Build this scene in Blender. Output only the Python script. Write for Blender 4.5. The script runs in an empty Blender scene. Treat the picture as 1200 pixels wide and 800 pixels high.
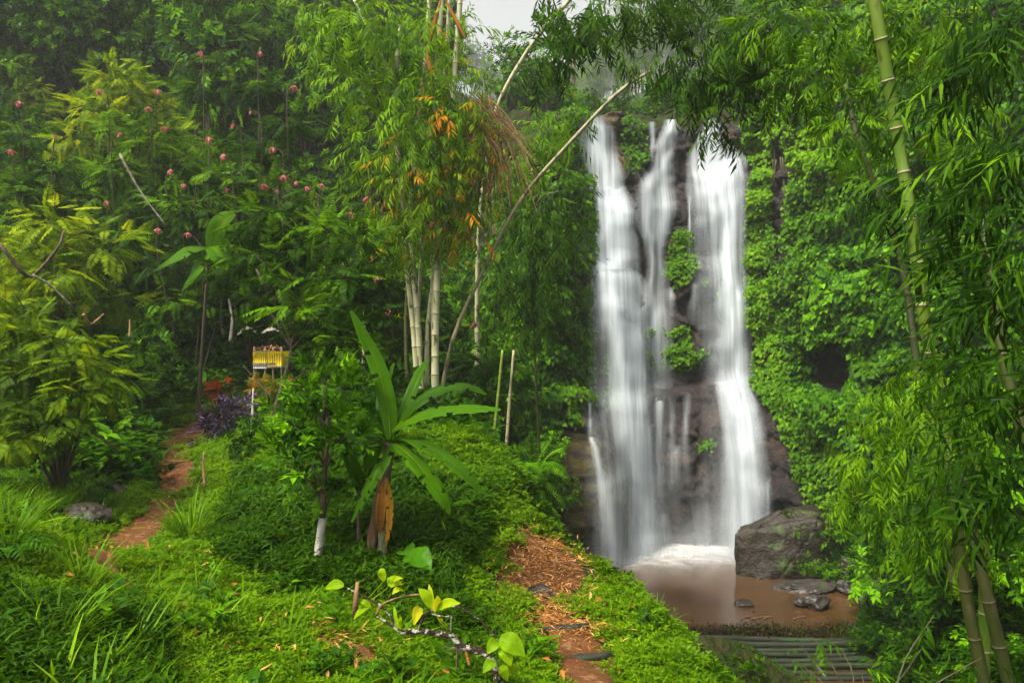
import bpy, bmesh, math, random
import numpy as np
from mathutils import Vector, Matrix

# ------------------------------------------------------------------ camera, sky, sun, exposure
S = bpy.context.scene
C = S.collection
K = 866.7                                   # focal length in pixels of the 1200 wide photograph
cam_d = bpy.data.cameras.new('camera'); cam_d.lens = 26; cam_d.sensor_width = 36
cam_d.clip_start = 0.05; cam_d.clip_end = 1000
cam = bpy.data.objects.new('camera', cam_d); C.objects.link(cam)
cam.location = (0, 0, 0); cam.rotation_euler = (math.radians(90), 0, 0)
S.camera = cam
SUN_EL, SUN_AZ = math.radians(56), math.radians(228)      # azimuth: clockwise from +Y, the sun stands to the left and a little behind the camera
w = bpy.data.worlds.new('World'); S.world = w; w.use_nodes = True
wn, wl = w.node_tree.nodes, w.node_tree.links
wn.clear()
sky = wn.new('ShaderNodeTexSky'); sky.sky_type = 'NISHITA'; sky.sun_disc = False
sky.sun_elevation = SUN_EL; sky.sun_rotation = SUN_AZ
sky.air_density = 1.0; sky.dust_density = 8.0; sky.ozone_density = 0.6
hs = wn.new('ShaderNodeHueSaturation'); hs.inputs['Saturation'].default_value = 0.08
bg = wn.new('ShaderNodeBackground'); bg.inputs['Strength'].default_value = 0.15
wo = wn.new('ShaderNodeOutputWorld')
wl.new(sky.outputs[0], hs.inputs['Color']); wl.new(hs.outputs[0], bg.inputs[0]); wl.new(bg.outputs[0], wo.inputs[0])
sun_d = bpy.data.lights.new('sun', 'SUN'); sun_d.energy = 2.7; sun_d.angle = math.radians(8); sun_d.color = (1, .9, .66)
sun = bpy.data.objects.new('sun', sun_d); C.objects.link(sun)
sd = Vector((math.sin(SUN_AZ) * math.cos(SUN_EL), math.cos(SUN_AZ) * math.cos(SUN_EL), math.sin(SUN_EL)))
sun.rotation_euler = sd.to_track_quat('Z', 'Y').to_euler()
S.view_settings.view_transform = 'Standard'; S.view_settings.look = 'None'
S.view_settings.exposure = 0.95; S.view_settings.gamma = 1
cy = S.cycles
cy.max_bounces = 7; cy.diffuse_bounces = 1; cy.glossy_bounces = 2; cy.transmission_bounces = 4
cy.volume_bounces = 1; cy.transparent_max_bounces = 24; cy.sample_clamp_indirect = 6
cy.use_adaptive_sampling = True; cy.adaptive_threshold = 0.02; cy.use_denoising = True
cy.caustics_reflective = False; cy.caustics_refractive = False

rng = np.random.default_rng(7)
random.seed(7)
PI = math.pi

# ------------------------------------------------------------------ numpy helpers
def nrm(a):
    a = np.asarray(a, float)
    return a / np.maximum(np.linalg.norm(a, axis=-1, keepdims=True), 1e-9)

def P(px, py, Y):
    "the point at distance Y seen at pixel (px, py) of the photograph"
    return np.array([(px - 600) / K * Y, Y, -(py - 400) / K * Y])

def _hash(ix, iy, iz, s=0):
    n = (ix * 374761393 + iy * 668265263 + iz * 2147483647 + s * 974634541).astype(np.int64)
    n = (n ^ (n >> 13)) * 1274126177
    n = n ^ (n >> 16)
    return (n & 0xffffff) / float(0xffffff)

def vnoise(p, s=0):
    p = np.asarray(p, float); i = np.floor(p).astype(np.int64); f = p - i
    f = f * f * (3 - 2 * f); r = 0
    for dx in (0, 1):
        for dy in (0, 1):
            for dz in (0, 1):
                wgt = (f[..., 0] if dx else 1 - f[..., 0]) * (f[..., 1] if dy else 1 - f[..., 1]) * (f[..., 2] if dz else 1 - f[..., 2])
                r = r + wgt * _hash(i[..., 0] + dx, i[..., 1] + dy, i[..., 2] + dz, s)
    return r * 2 - 1

def fbm(p, o=4, s=0):
    r, a = 0, 1.0
    for k in range(o):
        r = r + a * vnoise(np.asarray(p) * (2.03 ** k), s + k); a *= .5
    return r

def voro(p, s=0):
    "distance to the nearest and second nearest cell point, and the cell's random value"
    p = np.asarray(p, float); i = np.floor(p).astype(np.int64)
    f1 = np.full(p.shape[:-1], 9.); f2 = f1.copy(); cid = f1 * 0
    for dx in (-1, 0, 1):
        for dy in (-1, 0, 1):
            for dz in (-1, 0, 1):
                c = i + np.array([dx, dy, dz])
                q = c + np.stack([_hash(c[..., 0], c[..., 1], c[..., 2], s + k) for k in (1, 2, 3)], -1)
                d = np.linalg.norm(p - q, axis=-1)
                n = d < f1
                f2 = np.where(n, f1, np.minimum(f2, d)); cid = np.where(n, _hash(c[..., 0], c[..., 1], c[..., 2], s + 9), cid); f1 = np.where(n, d, f1)
    return f1, f2, cid

def sstep(a, b, x):
    t = np.clip((np.asarray(x, float) - a) / (b - a), 0, 1)
    return t * t * (3 - 2 * t)

def frames(d, up):
    "rotation matrices whose y axis is d and whose z axis leans to up"
    d = nrm(d); x = np.cross(d, up); bad = np.linalg.norm(x, axis=-1) < 1e-4
    x[bad] = np.cross(d[bad], [0.31, .2, .9]); x = nrm(x); z = np.cross(x, d)
    return np.stack([x, d, z], -1)

class MB:
    "collects shapes and builds them as one mesh"
    def __init__(s): s.v = []; s.q = []; s.t = []; s.m = []; s.uv = []; s.n = 0
    def add(s, V, Q, tint=.5, m=0, uv=None):
        V = np.asarray(V, float).reshape(-1, 3); Q = np.asarray(Q, int).reshape(-1, 4)
        s.v.append(V); s.q.append(Q + s.n); s.n += len(V)
        s.t.append(np.broadcast_to(np.asarray(tint, float), (len(V),)).copy()); s.m.append(np.full(len(Q), m))
        s.uv.append(np.zeros((len(V), 2)) if uv is None else np.asarray(uv, float))
        return s
    def cloud(s, tpl, pos, rot, scl, tint, m=0, jit=.12):
        "a template repeated at many places"
        V0, Q0 = tpl[0], tpl[1]; n, k = len(pos), len(V0)
        if n == 0: return s
        scl = np.broadcast_to(np.asarray(scl, float), (n,))
        V = np.einsum('nij,kj->nki', rot, V0) * scl[:, None, None] + np.asarray(pos)[:, None, :]
        Q = Q0[None] + (np.arange(n) * k)[:, None, None]
        lt = tpl[2] if len(tpl) > 2 else np.zeros(k)
        T = np.broadcast_to(np.asarray(tint, float), (n,))[:, None] + lt[None, :] * jit
        return s.add(V.reshape(-1, 3), Q.reshape(-1, 4), np.clip(T, 0, 1).reshape(-1), m)
    def mesh(s, name, mats, smooth=False, uv=False):
        me = bpy.data.meshes.new(name)
        V = np.concatenate(s.v); Q = np.concatenate(s.q); T = np.concatenate(s.t)
        me.vertices.add(len(V)); me.vertices.foreach_set('co', V.astype(np.float32).ravel())
        tri = Q[:, 3] == Q[:, 2]; cnt = np.where(tri, 3, 4); L = Q.ravel()
        keep = np.ones(Q.shape, bool); keep[:, 3] = ~tri; L = L[keep.ravel()]
        me.loops.add(len(L)); me.loops.foreach_set('vertex_index', L.astype(np.int32))
        me.polygons.add(len(Q)); st = np.concatenate([[0], np.cumsum(cnt)[:-1]])
        me.polygons.foreach_set('loop_start', st.astype(np.int32)); me.polygons.foreach_set('loop_total', cnt.astype(np.int32))
        me.polygons.foreach_set('material_index', np.concatenate(s.m).astype(np.int32))
        me.polygons.foreach_set('use_smooth', np.full(len(Q), smooth))
        a = me.attributes.new('tint', 'FLOAT', 'POINT'); a.data.foreach_set('value', T.astype(np.float32))
        if uv:
            u = me.attributes.new('leaf_uv', 'FLOAT_VECTOR', 'POINT')
            UV = np.concatenate(s.uv); u.data.foreach_set('vector', np.c_[UV, np.zeros(len(UV))].astype(np.float32).ravel())
        for x in (mats if isinstance(mats, (list, tuple)) else [mats]): me.materials.append(x)
        me.update(calc_edges=True); me.validate()
        return me

def tube(pts, rad, n=6, cap=True):
    pts = np.asarray(pts, float); rad = np.broadcast_to(np.asarray(rad, float), (len(pts),)).copy()
    if cap:
        pts = np.vstack([pts[:1], pts, pts[-1:]]); rad = np.concatenate([[1e-4], rad, [1e-4]])
    t = np.gradient(pts, axis=0)
    if cap: t[0] = t[1] = pts[2] - pts[1]; t[-1] = t[-2] = pts[-2] - pts[-3]
    t = nrm(t); u = np.cross(t[0], [0.1, .9, .2] if abs(t[0][2]) > .8 else [0, 0, 1.]); u = nrm(u)
    V = []; a = np.arange(n) / n * 2 * PI
    for i in range(len(pts)):
        u = nrm(u - t[i] * np.dot(u, t[i])); b = np.cross(t[i], u)
        V.append(pts[i] + rad[i] * (np.cos(a)[:, None] * u + np.sin(a)[:, None] * b))
    i = np.arange(len(pts) - 1)[:, None] * n; j = np.arange(n)[None]; k = (j + 1) % n
    Q = np.stack([i + j, i + k, i + n + k, i + n + j], -1).reshape(-1, 4)
    return np.concatenate(V), Q

def grid_q(nu, nv):
    i = np.arange(nu - 1)[:, None] * nv; j = np.arange(nv - 1)[None]
    return np.stack([i + j, i + nv + j, i + nv + j + 1, i + j + 1], -1).reshape(-1, 4)

def bez(pts, n):
    "smooth curve through the points"
    pts = np.asarray(pts, float)
    if len(pts) == 2: return pts[0] + (pts[1] - pts[0]) * np.linspace(0, 1, n)[:, None]
    q = np.vstack([2 * pts[0] - pts[1], pts, 2 * pts[-1] - pts[-2]]); out = []
    for t in np.linspace(0, len(pts) - 1, n):
        i = min(int(t), len(pts) - 2); f = t - i; a, b, c, d = q[i:i + 4]
        out.append(.5 * (2 * b + (c - a) * f + (2 * a - 5 * b + 4 * c - d) * f * f + (3 * b - a - 3 * c + d) * f ** 3))
    return np.array(out)

# ------------------------------------------------------------------ scene-object helpers
def obj(name, me, parent=None, loc=None):
    o = bpy.data.objects.new(name, me); C.objects.link(o)
    if parent is not None: o.parent = parent
    if loc is not None: o.location = tuple(loc)
    return o
def tag(o, label=None, cat=None, group=None, kind=None):
    for k, v in (('label', label), ('category', cat), ('group', group), ('kind', kind)):
        if v: o[k] = v
    return o
def thing(name, label, cat, loc, rz=0, s=1, group=None):
    o = obj(name, None, None, loc); o.rotation_euler = (0, 0, rz); o.scale = (s,) * 3 if np.isscalar(s) else s
    o.empty_display_size = .2
    return tag(o, label, cat, group)
def spawn(proto, loc, rz, s, label, group=None):
    "a new thing from a kind's meshes: (name, category, [(part, mesh, [(sub-part, mesh)])])"
    r = thing(proto[0], label, proto[1], loc, rz, s, group)
    for p in proto[2]:
        o = obj(p[0], p[1], r)
        for q in (p[2] if len(p) > 2 else []): obj(q[0], q[1], o)
    return r

# ------------------------------------------------------------------ materials
def new_mat(name):
    m = bpy.data.materials.new(name); m.use_nodes = True
    nt = m.node_tree; nt.nodes.clear()
    out = nt.nodes.new('ShaderNodeOutputMaterial')
    def N(t, **kw):
        n = nt.nodes.new(t)
        for k, v in kw.items():
            if k in n.inputs: n.inputs[k].default_value = v
            else: setattr(n, k, v)
        return n
    return m, N, nt.links.new, out
def ramp(N, stops, interp='LINEAR'):
    r = N('ShaderNodeValToRGB'); e = r.color_ramp.elements; r.color_ramp.interpolation = interp
    while len(e) < len(stops): e.new(.5)
    for x, (p, c) in zip(e, stops): x.position = p; x.color = (*c, 1)
    return r
def leaf_mat(name, stops, trans=.35, rough=.42, tboost=1.6, spec=.05, veins=0):
    "leaf colour from each leaf's own tint, shifted a little from plant to plant"
    m, N, L, out = new_mat(name)
    at = N('ShaderNodeAttribute', attribute_name='tint'); oi = N('ShaderNodeObjectInfo')
    ma = N('ShaderNodeMath', operation='MULTIPLY_ADD'); ma.inputs[1].default_value = .22; L(oi.outputs['Random'], ma.inputs[0]); ma.inputs[2].default_value = -.11
    ad = N('ShaderNodeMath', operation='ADD', use_clamp=True); L(at.outputs['Fac'], ad.inputs[0]); L(ma.outputs[0], ad.inputs[1])
    r = ramp(N, stops); L(ad.outputs[0], r.inputs[0]); col = r.outputs[0]
    if veins:
        uv = N('ShaderNodeAttribute', attribute_name='leaf_uv'); mp = N('ShaderNodeMapping'); mp.inputs['Scale'].default_value = (0.5, veins, 1)
        L(uv.outputs['Vector'], mp.inputs[0])
        wv = N('ShaderNodeTexWave', bands_direction='Y'); wv.inputs['Scale'].default_value = 1; wv.inputs['Distortion'].default_value = 1.2; wv.inputs['Detail'].default_value = 2
        L(mp.outputs[0], wv.inputs[0])
        no = N('ShaderNodeTexNoise'); no.inputs['Scale'].default_value = 7; L(uv.outputs['Vector'], no.inputs[0])
        mx = N('ShaderNodeMix', data_type='RGBA', blend_type='MULTIPLY'); mx.inputs[0].default_value = .4; L(col, mx.inputs[6]); L(wv.outputs['Color'], mx.inputs[7])
        mx2 = N('ShaderNodeMix', data_type='RGBA', blend_type='OVERLAY'); mx2.inputs[0].default_value = .35; L(mx.outputs[2], mx2.inputs[6]); L(no.outputs['Fac'], mx2.inputs[7]); col = mx2.outputs[2]
    p = N('ShaderNodeBsdfPrincipled', Roughness=rough); p.inputs['Specular IOR Level'].default_value = spec
    L(col, p.inputs['Base Color'])
    t = N('ShaderNodeBsdfTranslucent'); b = N('ShaderNodeMix', data_type='RGBA', blend_type='MULTIPLY'); b.inputs[0].default_value = 1
    L(col, b.inputs[6]); b.inputs[7].default_value = (tboost * 1.15, tboost, tboost * .5, 1); L(b.outputs[2], t.inputs[0])
    mx = N('ShaderNodeMixShader'); mx.inputs[0].default_value = trans; L(p.outputs[0], mx.inputs[1]); L(t.outputs[0], mx.inputs[2])
    L(mx.outputs[0], out.inputs[0])
    return m
def solid_mat(name, c1, c2, scale=6, rough=.7, bump=.4, stretch=(1, 1, 1), spots=None, spec=.4, mid=(.35, .65), detail=6):
    "two colours mixed by noise, a third in spots, with fine relief"
    m, N, L, out = new_mat(name)
    tc = N('ShaderNodeTexCoord'); mp = N('ShaderNodeMapping'); mp.inputs['Scale'].default_value = stretch; L(tc.outputs['Object'], mp.inputs[0])
    no = N('ShaderNodeTexNoise', Scale=scale, Detail=detail); no.inputs['Roughness'].default_value = .65; L(mp.outputs[0], no.inputs[0])
    r = ramp(N, [(mid[0], c1), (mid[1], c2)]); L(no.outputs['Fac'], r.inputs[0]); col = r.outputs[0]
    if spots:
        n2 = N('ShaderNodeTexNoise', Scale=spots[1], Detail=4); L(mp.outputs[0], n2.inputs[0])
        r2 = ramp(N, [(spots[2], (0, 0, 0)), (spots[2] + .06, (1, 1, 1))]); L(n2.outputs['Fac'], r2.inputs[0])
        mx = N('ShaderNodeMix', data_type='RGBA'); L(r2.outputs[0], mx.inputs[0]); L(col, mx.inputs[6]); mx.inputs[7].default_value = (*spots[0], 1); col = mx.outputs[2]
    p = N('ShaderNodeBsdfPrincipled', Roughness=rough); p.inputs['Specular IOR Level'].default_value = spec; L(col, p.inputs['Base Color'])
    n3 = N('ShaderNodeTexNoise', Scale=scale * 4, Detail=5); L(mp.outputs[0], n3.inputs[0])
    bp = N('ShaderNodeBump', Strength=bump, Distance=.05); L(n3.outputs['Fac'], bp.inputs['Height']); L(bp.outputs[0], p.inputs['Normal'])
    L(p.outputs[0], out.inputs[0])
    return m

M = {}
M['soil'] = solid_mat('soil', (.022, .013, .006), (.016, .028, .006), 1.5, .95, .6, spots=((.02, .045, .008), 4, .55), spec=.1)
M['dirt'] = solid_mat('path_dirt', (.12, .045, .012), (.06, .024, .007), 3, .9, .8, spots=((.17, .085, .035), 9, .58), spec=.2)
M['straw'] = leaf_mat('dry_straw', [(0, (.13, .05, .014)), (.5, (.36, .145, .03)), (1, (.52, .29, .1))], .1, .7)
M['bark'] = solid_mat('bark', (.045, .032, .018), (.12, .085, .05), 9, .85, .8, (1, 1, .25), ((.06, .08, .03), 5, .58))
M['pale_bark'] = solid_mat('pale_bark', (.14, .12, .09), (.33, .29, .23), 14, .8, .5, (1, 1, .5), ((.09, .075, .05), 12, .56))
M['lichen_bark'] = solid_mat('lichen_bark', (.07, .03, .018), (.035, .018, .01), 30, .85, .9, (1, 1, 1), ((.6, .57, .5), 22, .53))
M['white_bark'] = solid_mat('white_bark', (.28, .26, .22), (.46, .44, .38), 20, .8, .5, (1, 1, .6), ((.16, .12, .08), 16, .57))
M['dry_stem'] = solid_mat('dry_stem', (.05, .022, .01), (.15, .075, .03), 16, .8, .9, (1, 1, .12), ((.2, .16, .1), 7, .6))
M['twig'] = solid_mat('dry_twig', (.13, .06, .028), (.25, .14, .06), 12, .8, .3)
M['feather'] = leaf_mat('feathery_leaf', [(0, (0.005051, 0.01754, 0.000756)), (.5, (0.02278, 0.06841, 0.001516)), (1, (0.1321, 0.2941, 0.002592))])
M['feather_bright'] = leaf_mat('bright_feathery_leaf', [(0, (0.03227, 0.07079, 0.000864)), (.5, (0.1118, 0.2025, 0.002022)), (1, (0.301, 0.354, 0.003024))])
M['broad'] = leaf_mat('broad_leaf', [(0, (0.005051, 0.01961, 0.000648)), (.5, (0.02278, 0.08049, 0.001516)), (1, (0.1321, 0.3251, 0.002592))], .3, .36)
M['bamboo'] = leaf_mat('bamboo_leaf', [(0, (0.007135, 0.0258, 0.0005184)), (.5, (0.02967, 0.0926, 0.001078)), (1, (0.1454, 0.2901, 0.002074))], .4, .4)
M['bamboo_dark'] = leaf_mat('dark_bamboo_leaf', [(0, (0.004624, 0.0172, 0.000648)), (.5, (0.01856, 0.0626, 0.001348)), (1, (0.06605, 0.1491, 0.00216))], .35, .4)
M['bamboo_autumn'] = leaf_mat('yellowing_bamboo_leaf', [(0, (0.01981, 0.05733, 0.000756)), (.45, (0.07213, 0.1699, 0.001685)), (.78, (0.1717, 0.2752, 0.002592)), (.84, (0.45, 0.16, 0.006)), (1, (0.58, 0.22, 0.01))], .4, .4)
M['ivy'] = leaf_mat('ivy_leaf', [(0, (0.01057, 0.0344, 0.000648)), (.5, (0.04638, 0.1342, 0.001516)), (1, (0.1453, 0.2867, 0.002592))], .25, .4)
M['cover'] = leaf_mat('ground_cover_leaf', [(0, (0.009911, 0.0344, 0.00054)), (.5, (0.04875, 0.1298, 0.001088)), (1, (0.1408, 0.2545, 0.001966))], .35, .42)
M['grass'] = leaf_mat('grass_blade', [(0, (0.01321, 0.04301, 0.000756)), (.5, (0.05667, 0.152, 0.001685)), (1, (0.185, 0.3211, 0.003888))], .35, .4)
M['fern'] = leaf_mat('fern_leaf', [(0, (0.009911, 0.04013, 0.000864)), (.5, (0.03607, 0.1253, 0.002022)), (1, (0.1189, 0.2752, 0.00324))], .35, .4)
M['banana'] = leaf_mat('banana_leaf', [(0, (0.01981, 0.06306, 0.001296)), (.5, (0.06182, 0.1789, 0.002527)), (.8, (0.2114, 0.2867, 0.00432)), (1, (0.4, 0.14, 0.02))], .4, .33, veins=26)
M['dead_banana'] = leaf_mat('dead_banana_leaf', [(0, (0.06, 0.03, 0.012)), (.5, (0.3, 0.13, 0.02)), (1, (0.5, 0.26, 0.03))], .3, .7, veins=20)
M['pale_dry'] = leaf_mat('pale_dry_leaf', [(0, (0.3, 0.27, 0.2)), (1, (0.65, 0.62, 0.52))], .2, .7, 1)
M['litter'] = leaf_mat('rotting_leaf', [(0, (0.012, 0.007, 0.004)), (.7, (0.045, 0.024, 0.009)), (1, (0.16, 0.075, 0.02))], .05, .6, 1)
M['lime'] = leaf_mat('lime_leaf', [(0, (0.1189, 0.2522, 0.00324)), (.5, (0.2642, 0.4357, 0.00432)), (.85, (0.5022, 0.483, 0.0135)), (1, (0.42, 0.3, 0.03))], .4, .33, veins=9)
M['taro'] = leaf_mat('taro_leaf', [(0, (0.01981, 0.07453, 0.00216)), (1, (0.09248, 0.2867, 0.00648))], .3, .3, veins=9)
M['purple'] = leaf_mat('purple_leaf', [(0, (.018, .012, .022)), (.6, (.06, .035, .075)), (1, (.15, .11, .19))], .15, .35, 1)
M['red'] = leaf_mat('red_leaf', [(0, (.1, .02, .008)), (1, (.38, .07, .012))], .3, .4)
M['croton'] = leaf_mat('croton_leaf', [(0, (.1, .16, .012)), (.4, (.2, .26, .015)), (.6, (.5, .3, .02)), (1, (.4, .05, .015))], .3, .4)
M['pink'] = leaf_mat('pink_petal', [(0, (.36, .08, .09)), (1, (.62, .26, .26))], .3, .5, 1)
M['culm_pale'] = solid_mat('pale_bamboo_culm', (.3, .33, .15), (.5, .47, .3), 5, .5, .15, (1, 1, .3), ((.1, .1, .04), 9, .57))
M['culm_green'] = solid_mat('green_bamboo_culm', (.08, .15, .012), (.14, .2, .02), 3, .38, .1, (1, 1, .2), ((.06, .08, .01), 10, .6))
M['culm_dull'] = solid_mat('mossy_bamboo_culm', (.026, .042, .006), (.06, .06, .012), 4, .5, .15, (1, 1, .3), ((.09, .07, .03), 10, .62))
M['dull_node'] = solid_mat('mossy_bamboo_node', (.07, .06, .02), (.12, .09, .04), 20, .7, .2)
M['culm_mid'] = solid_mat('grey_bamboo_culm', (.16, .16, .07), (.33, .28, .16), 7, .55, .3, (1, 1, .3), ((.09, .08, .04), 9, .55))
M['node'] = solid_mat('bamboo_node', (.2, .17, .09), (.32, .26, .15), 20, .7, .2)
M['bridge'] = solid_mat('wet_bamboo_pole', (.008, .011, .006), (.026, .028, .015), 3, .5, .2, (.3, 3, 3), ((.02, .045, .012), 4, .55))

# ------------------------------------------------------------------ the ground
ctrl = [(0, 0, -1.7), (-3, 0, -1.45), (3, 0, -2.6), (-3, -5, -1.4), (3, -5, -2.4), (-9, -5, -.6), (9, -5, -2.4), (-9, 0, -.5), (-8, 6, -.5)]
for px, py, Y in [(150, 800, 4.2), (0, 620, 6), (0, 740, 4.5), (95, 720, 5.6), (250, 690, 6.8), (250, 800, 4.4), (380, 750, 5.6), (150, 650, 8.5), (195, 590, 11.5),
                  (215, 525, 16), (240, 495, 18), (310, 475, 19.5), (330, 640, 8.0), (330, 560, 10.5), (285, 545, 12), (260, 640, 8.6), (60, 565, 12), (60, 500, 15), (0, 450, 15),
                  (-150, 560, 9), (-250, 450, 14), (100, 430, 20), (200, 400, 22), (100, 300, 27), (200, 200, 32), (50, 100, 38), (200, 0, 46), (400, 200, 38), (400, 350, 28),
                  (400, 40, 52), (300, 400, 24), (450, 450, 20), (510, 487, 15.5), (-200, 200, 30), (-300, 0, 44), (440, 690, 7.0), (500, 695, 7.2), (450, 630, 8.2), (545, 600, 8.9), (505, 515, 11.5),
                  (560, 512, 11.3), (588, 540, 10.8), (601, 578, 10.0), (604, 620, 9.0), (565, 575, 9.3), (600, 650, 8.3), (590, 690, 7.4), (600, 800, 5.3), (480, 780, 5.3), (640, 640, 9.6), (640, 700, 7.8), (690, 780, 6.2), (730, 800, 5.8), (620, 617, 11.2), (700, 668, 9), (765, 718, 7.6), (833, 795, 6.3)]:
    ctrl.append(tuple(P(px, py, Y)))
ctrl += [(.3, 10.8, -2.62), (.55, 10.0, -2.7), (.3, 12, -3.1), (0.05, 13, -3.2), (-.3, 14.2, -2.6), (2.7, 9, -4.6), (3.4, 6.8, -4.8), (3.6, 4.5, -4.0), (1.9, 11.5, -4.6), (3.9, 11.5, -7.6), (2.5, 15, -7.8), (.7, 13.5, -4.2), (0.2, 16, -4.2), (.6, 20, -7), (-.5, 22, -4.6), (-1.2, 26, -3), (1.5, 24, -8.6), (1, 28, -7),
         (4.3, 9, -7.6), (5, 7, -6.5), (3.4, 18, -8.75), (4.7, 17, -9.3), (7, 14, -9.4), (9.5, 17.5, -9.2), (4.5, 20.9, -8.45), (7, 21.2, -8.5), (9.6, 21.2, -8.45), (4, 23, -9.1), (8, 24, -9.2), (5, 27, -9.3), (9, 28, -9.2), (3, 30, -9.2), (7, 32, -9.3), (11, 30, -8.6),
         (11.3, 22, -8.3), (12.3, 24.5, -7.9), (13, 26, -6.8), (10.8, 18, -7.0), (15, 22, -3), (7.5, 10.2, -7.3), (8.2, 12.5, -7.6)]
for px, py, Y in [(1110, 700, 16), (1150, 790, 9), (1195, 800, 7), (1200, 640, 13), (1260, 500, 14), (1300, 700, 8), (1120, 620, 19)]:
    ctrl.append(tuple(P(px, py, Y)))
ctrl += [(14, 12, .5), (18, 18, 4), (14, 6, -.5), (9, 3, -2), (20, 10, 4)]
ctrl = np.array(ctrl)
def _rbf():
    d = np.linalg.norm(ctrl[:, None, :2] - ctrl[None, :, :2], axis=-1); n = len(ctrl)
    A = np.zeros((n + 3, n + 3)); A[:n, :n] = -d + np.eye(n) * .06; A[:n, n] = 1; A[n, :n] = 1
    A[:n, n + 1:] = ctrl[:, :2]; A[n + 1:, :n] = ctrl[:, :2].T
    return np.linalg.solve(A, np.r_[ctrl[:, 2], 0, 0, 0])
RB = _rbf()
PLAN = bez([(-4.5, 36.5), (-2.5, 32.5), (0, 30.6), (1.7, 29.8), (3, 31.3), (6, 32.3), (9, 32.0), (11, 30.9), (13, 28.4), (15, 25.6), (16.6, 21.5), (17.6, 17), (19, 12)], 240)
_seg = np.linalg.norm(np.diff(PLAN, axis=0), axis=1); PLEN = np.r_[0, np.cumsum(_seg)]
def plan_dist(x, y):
    "signed distance to the foot of the cliff, positive behind it"
    p = np.stack([x, y], -1)[..., None, :] - PLAN[::3]
    d = np.linalg.norm(p, axis=-1); k = d.argmin(-1); t = np.gradient(PLAN[::3], axis=0)[k]
    q = np.take_along_axis(p, k[..., None, None], -2)[..., 0, :]
    return np.where(t[..., 0] * q[..., 1] - t[..., 1] * q[..., 0] > 0, 1, -1) * d.min(-1)
def high(x, y):
    return 10.0 + np.clip(y - 33, 0, 320) * .26 + np.clip(x - 11, 0, 30) * .55 + 0.10 * np.clip(-x - 2, 0, 30) * sstep(30, 45, y)
def H0(x, y):
    x = np.asarray(x, float); y = np.asarray(y, float); sh = x.shape; x = x.ravel(); y = y.ravel()
    yy = np.minimum(y, 54); z = np.zeros(len(x))
    for i in range(0, len(x), 40000):
        sl = slice(i, i + 40000)
        d = np.hypot(x[sl, None] - ctrl[None, :, 0], yy[sl, None] - ctrl[None, :, 1])
        z[sl] = -d @ RB[:len(ctrl)] + RB[-3] + RB[-2] * x[sl] + RB[-1] * yy[sl]
    z = z + np.clip(y - 54, 0, 200) * .3
    b = np.clip(plan_dist(x, y), -50, 50)
    wgt = sstep(1.0, 2.6, b) * sstep(-7, -2.5, x)
    z = z * (1 - wgt) + high(x, y) * wgt
    return z.reshape(sh)
def H(x, y):
    x = np.asarray(x, float); y = np.asarray(y, float)
    p = np.stack([x, y, x * 0], -1); far = sstep(8, 40, y)
    return H0(x, y) + fbm(p * .9, 3, 3) * (.07 + .35 * far) + fbm(p * 4, 2, 9) * .02
def G(px, py, y0=2.5, y1=70):
    "the point of the ground seen at a pixel"
    Y = np.geomspace(y0, y1, 700); q = P(px, py, 1.0)
    h = H(q[0] * Y, Y); k = np.nonzero(q[2] * Y < h)[0]
    return np.array([q[0] * Y[k[0]], Y[k[0]], h[k[0]]]) if len(k) else P(px, py, 40)
def on_ground(x, y): return np.array([x, y, float(H(np.array([x]), np.array([y]))[0])])

gx = np.unique(np.r_[np.linspace(-165, -60, 16), np.linspace(-60, -12, 60), np.linspace(-12, 13, 190), np.linspace(13, 60, 60), np.linspace(60, 165, 16)])
gy = np.unique(np.r_[np.linspace(-9, 2, 20), np.linspace(2, 22, 170), np.linspace(22, 46, 90), np.linspace(46, 345, 90)])
GX, GY = np.meshgrid(gx, gy, indexing='ij')
GZ = H(GX, GY)
mb = MB().add(np.stack([GX, GY, GZ], -1), grid_q(len(gx), len(gy))[:, ::-1])
tag(obj('hillside', mb.mesh('hillside', M['soil'], True)), kind='structure')

# ------------------------------------------------------------------ the dirt paths, worn between the plants
def path(name, pts, width, mat, n=90):
    c = bez(pts, n); t = nrm(np.gradient(c[:, :2], axis=0)); nr = np.stack([t[:, 1], -t[:, 0]], -1)
    wd = np.interp(np.linspace(0, 1, n), np.linspace(0, 1, len(width)), width)
    s = np.linspace(-1, 1, 15); ed = 1 + .3 * vnoise(np.stack([np.arange(n) * .35, np.zeros(n), np.zeros(n)], -1), 5)
    xy = c[:, None, :2] + nr[:, None, :] * (s[None, :] * wd[:, None] * .5 * ed[:, None])[..., None]
    z = H(xy[..., 0], xy[..., 1]) + .035 - .09 * np.abs(s)[None, :] ** 4
    z += .012 * vnoise(np.stack([xy[..., 0] * 9, xy[..., 1] * 9, z * 0], -1), 8)
    tag(obj(name, MB().add(np.stack([xy[..., 0], xy[..., 1], z], -1), grid_q(n, 15)).mesh(name, mat, True)), kind='structure')
    return c, wd
pathA = path('upper_path', [G(100, 672), G(150, 640), G(185, 605), G(207, 575), G(205, 545), G(213, 520), G(250, 494)], [.6, .8, .65, .6, .9, 1.1, .8], M['dirt'])
pathB = path('lower_path', [G(640, 638), G(642, 655), G(632, 682), G(618, 712), G(655, 735), G(682, 765), G(695, 810)], [.75, 1.0, 1.0, .9, .75, .6, .55], M['dirt'])
pathC = path('side_path', [G(345, 742), G(390, 755), G(440, 775)], [.25, .35, .2], M['dirt'], 40)
pathD = path('path_end', [G(120, 690), G(150, 688), G(170, 690)], [.2, .35, .2], M['dirt'], 30)
PATHS = [pathA, pathB, pathC, pathD]
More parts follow.
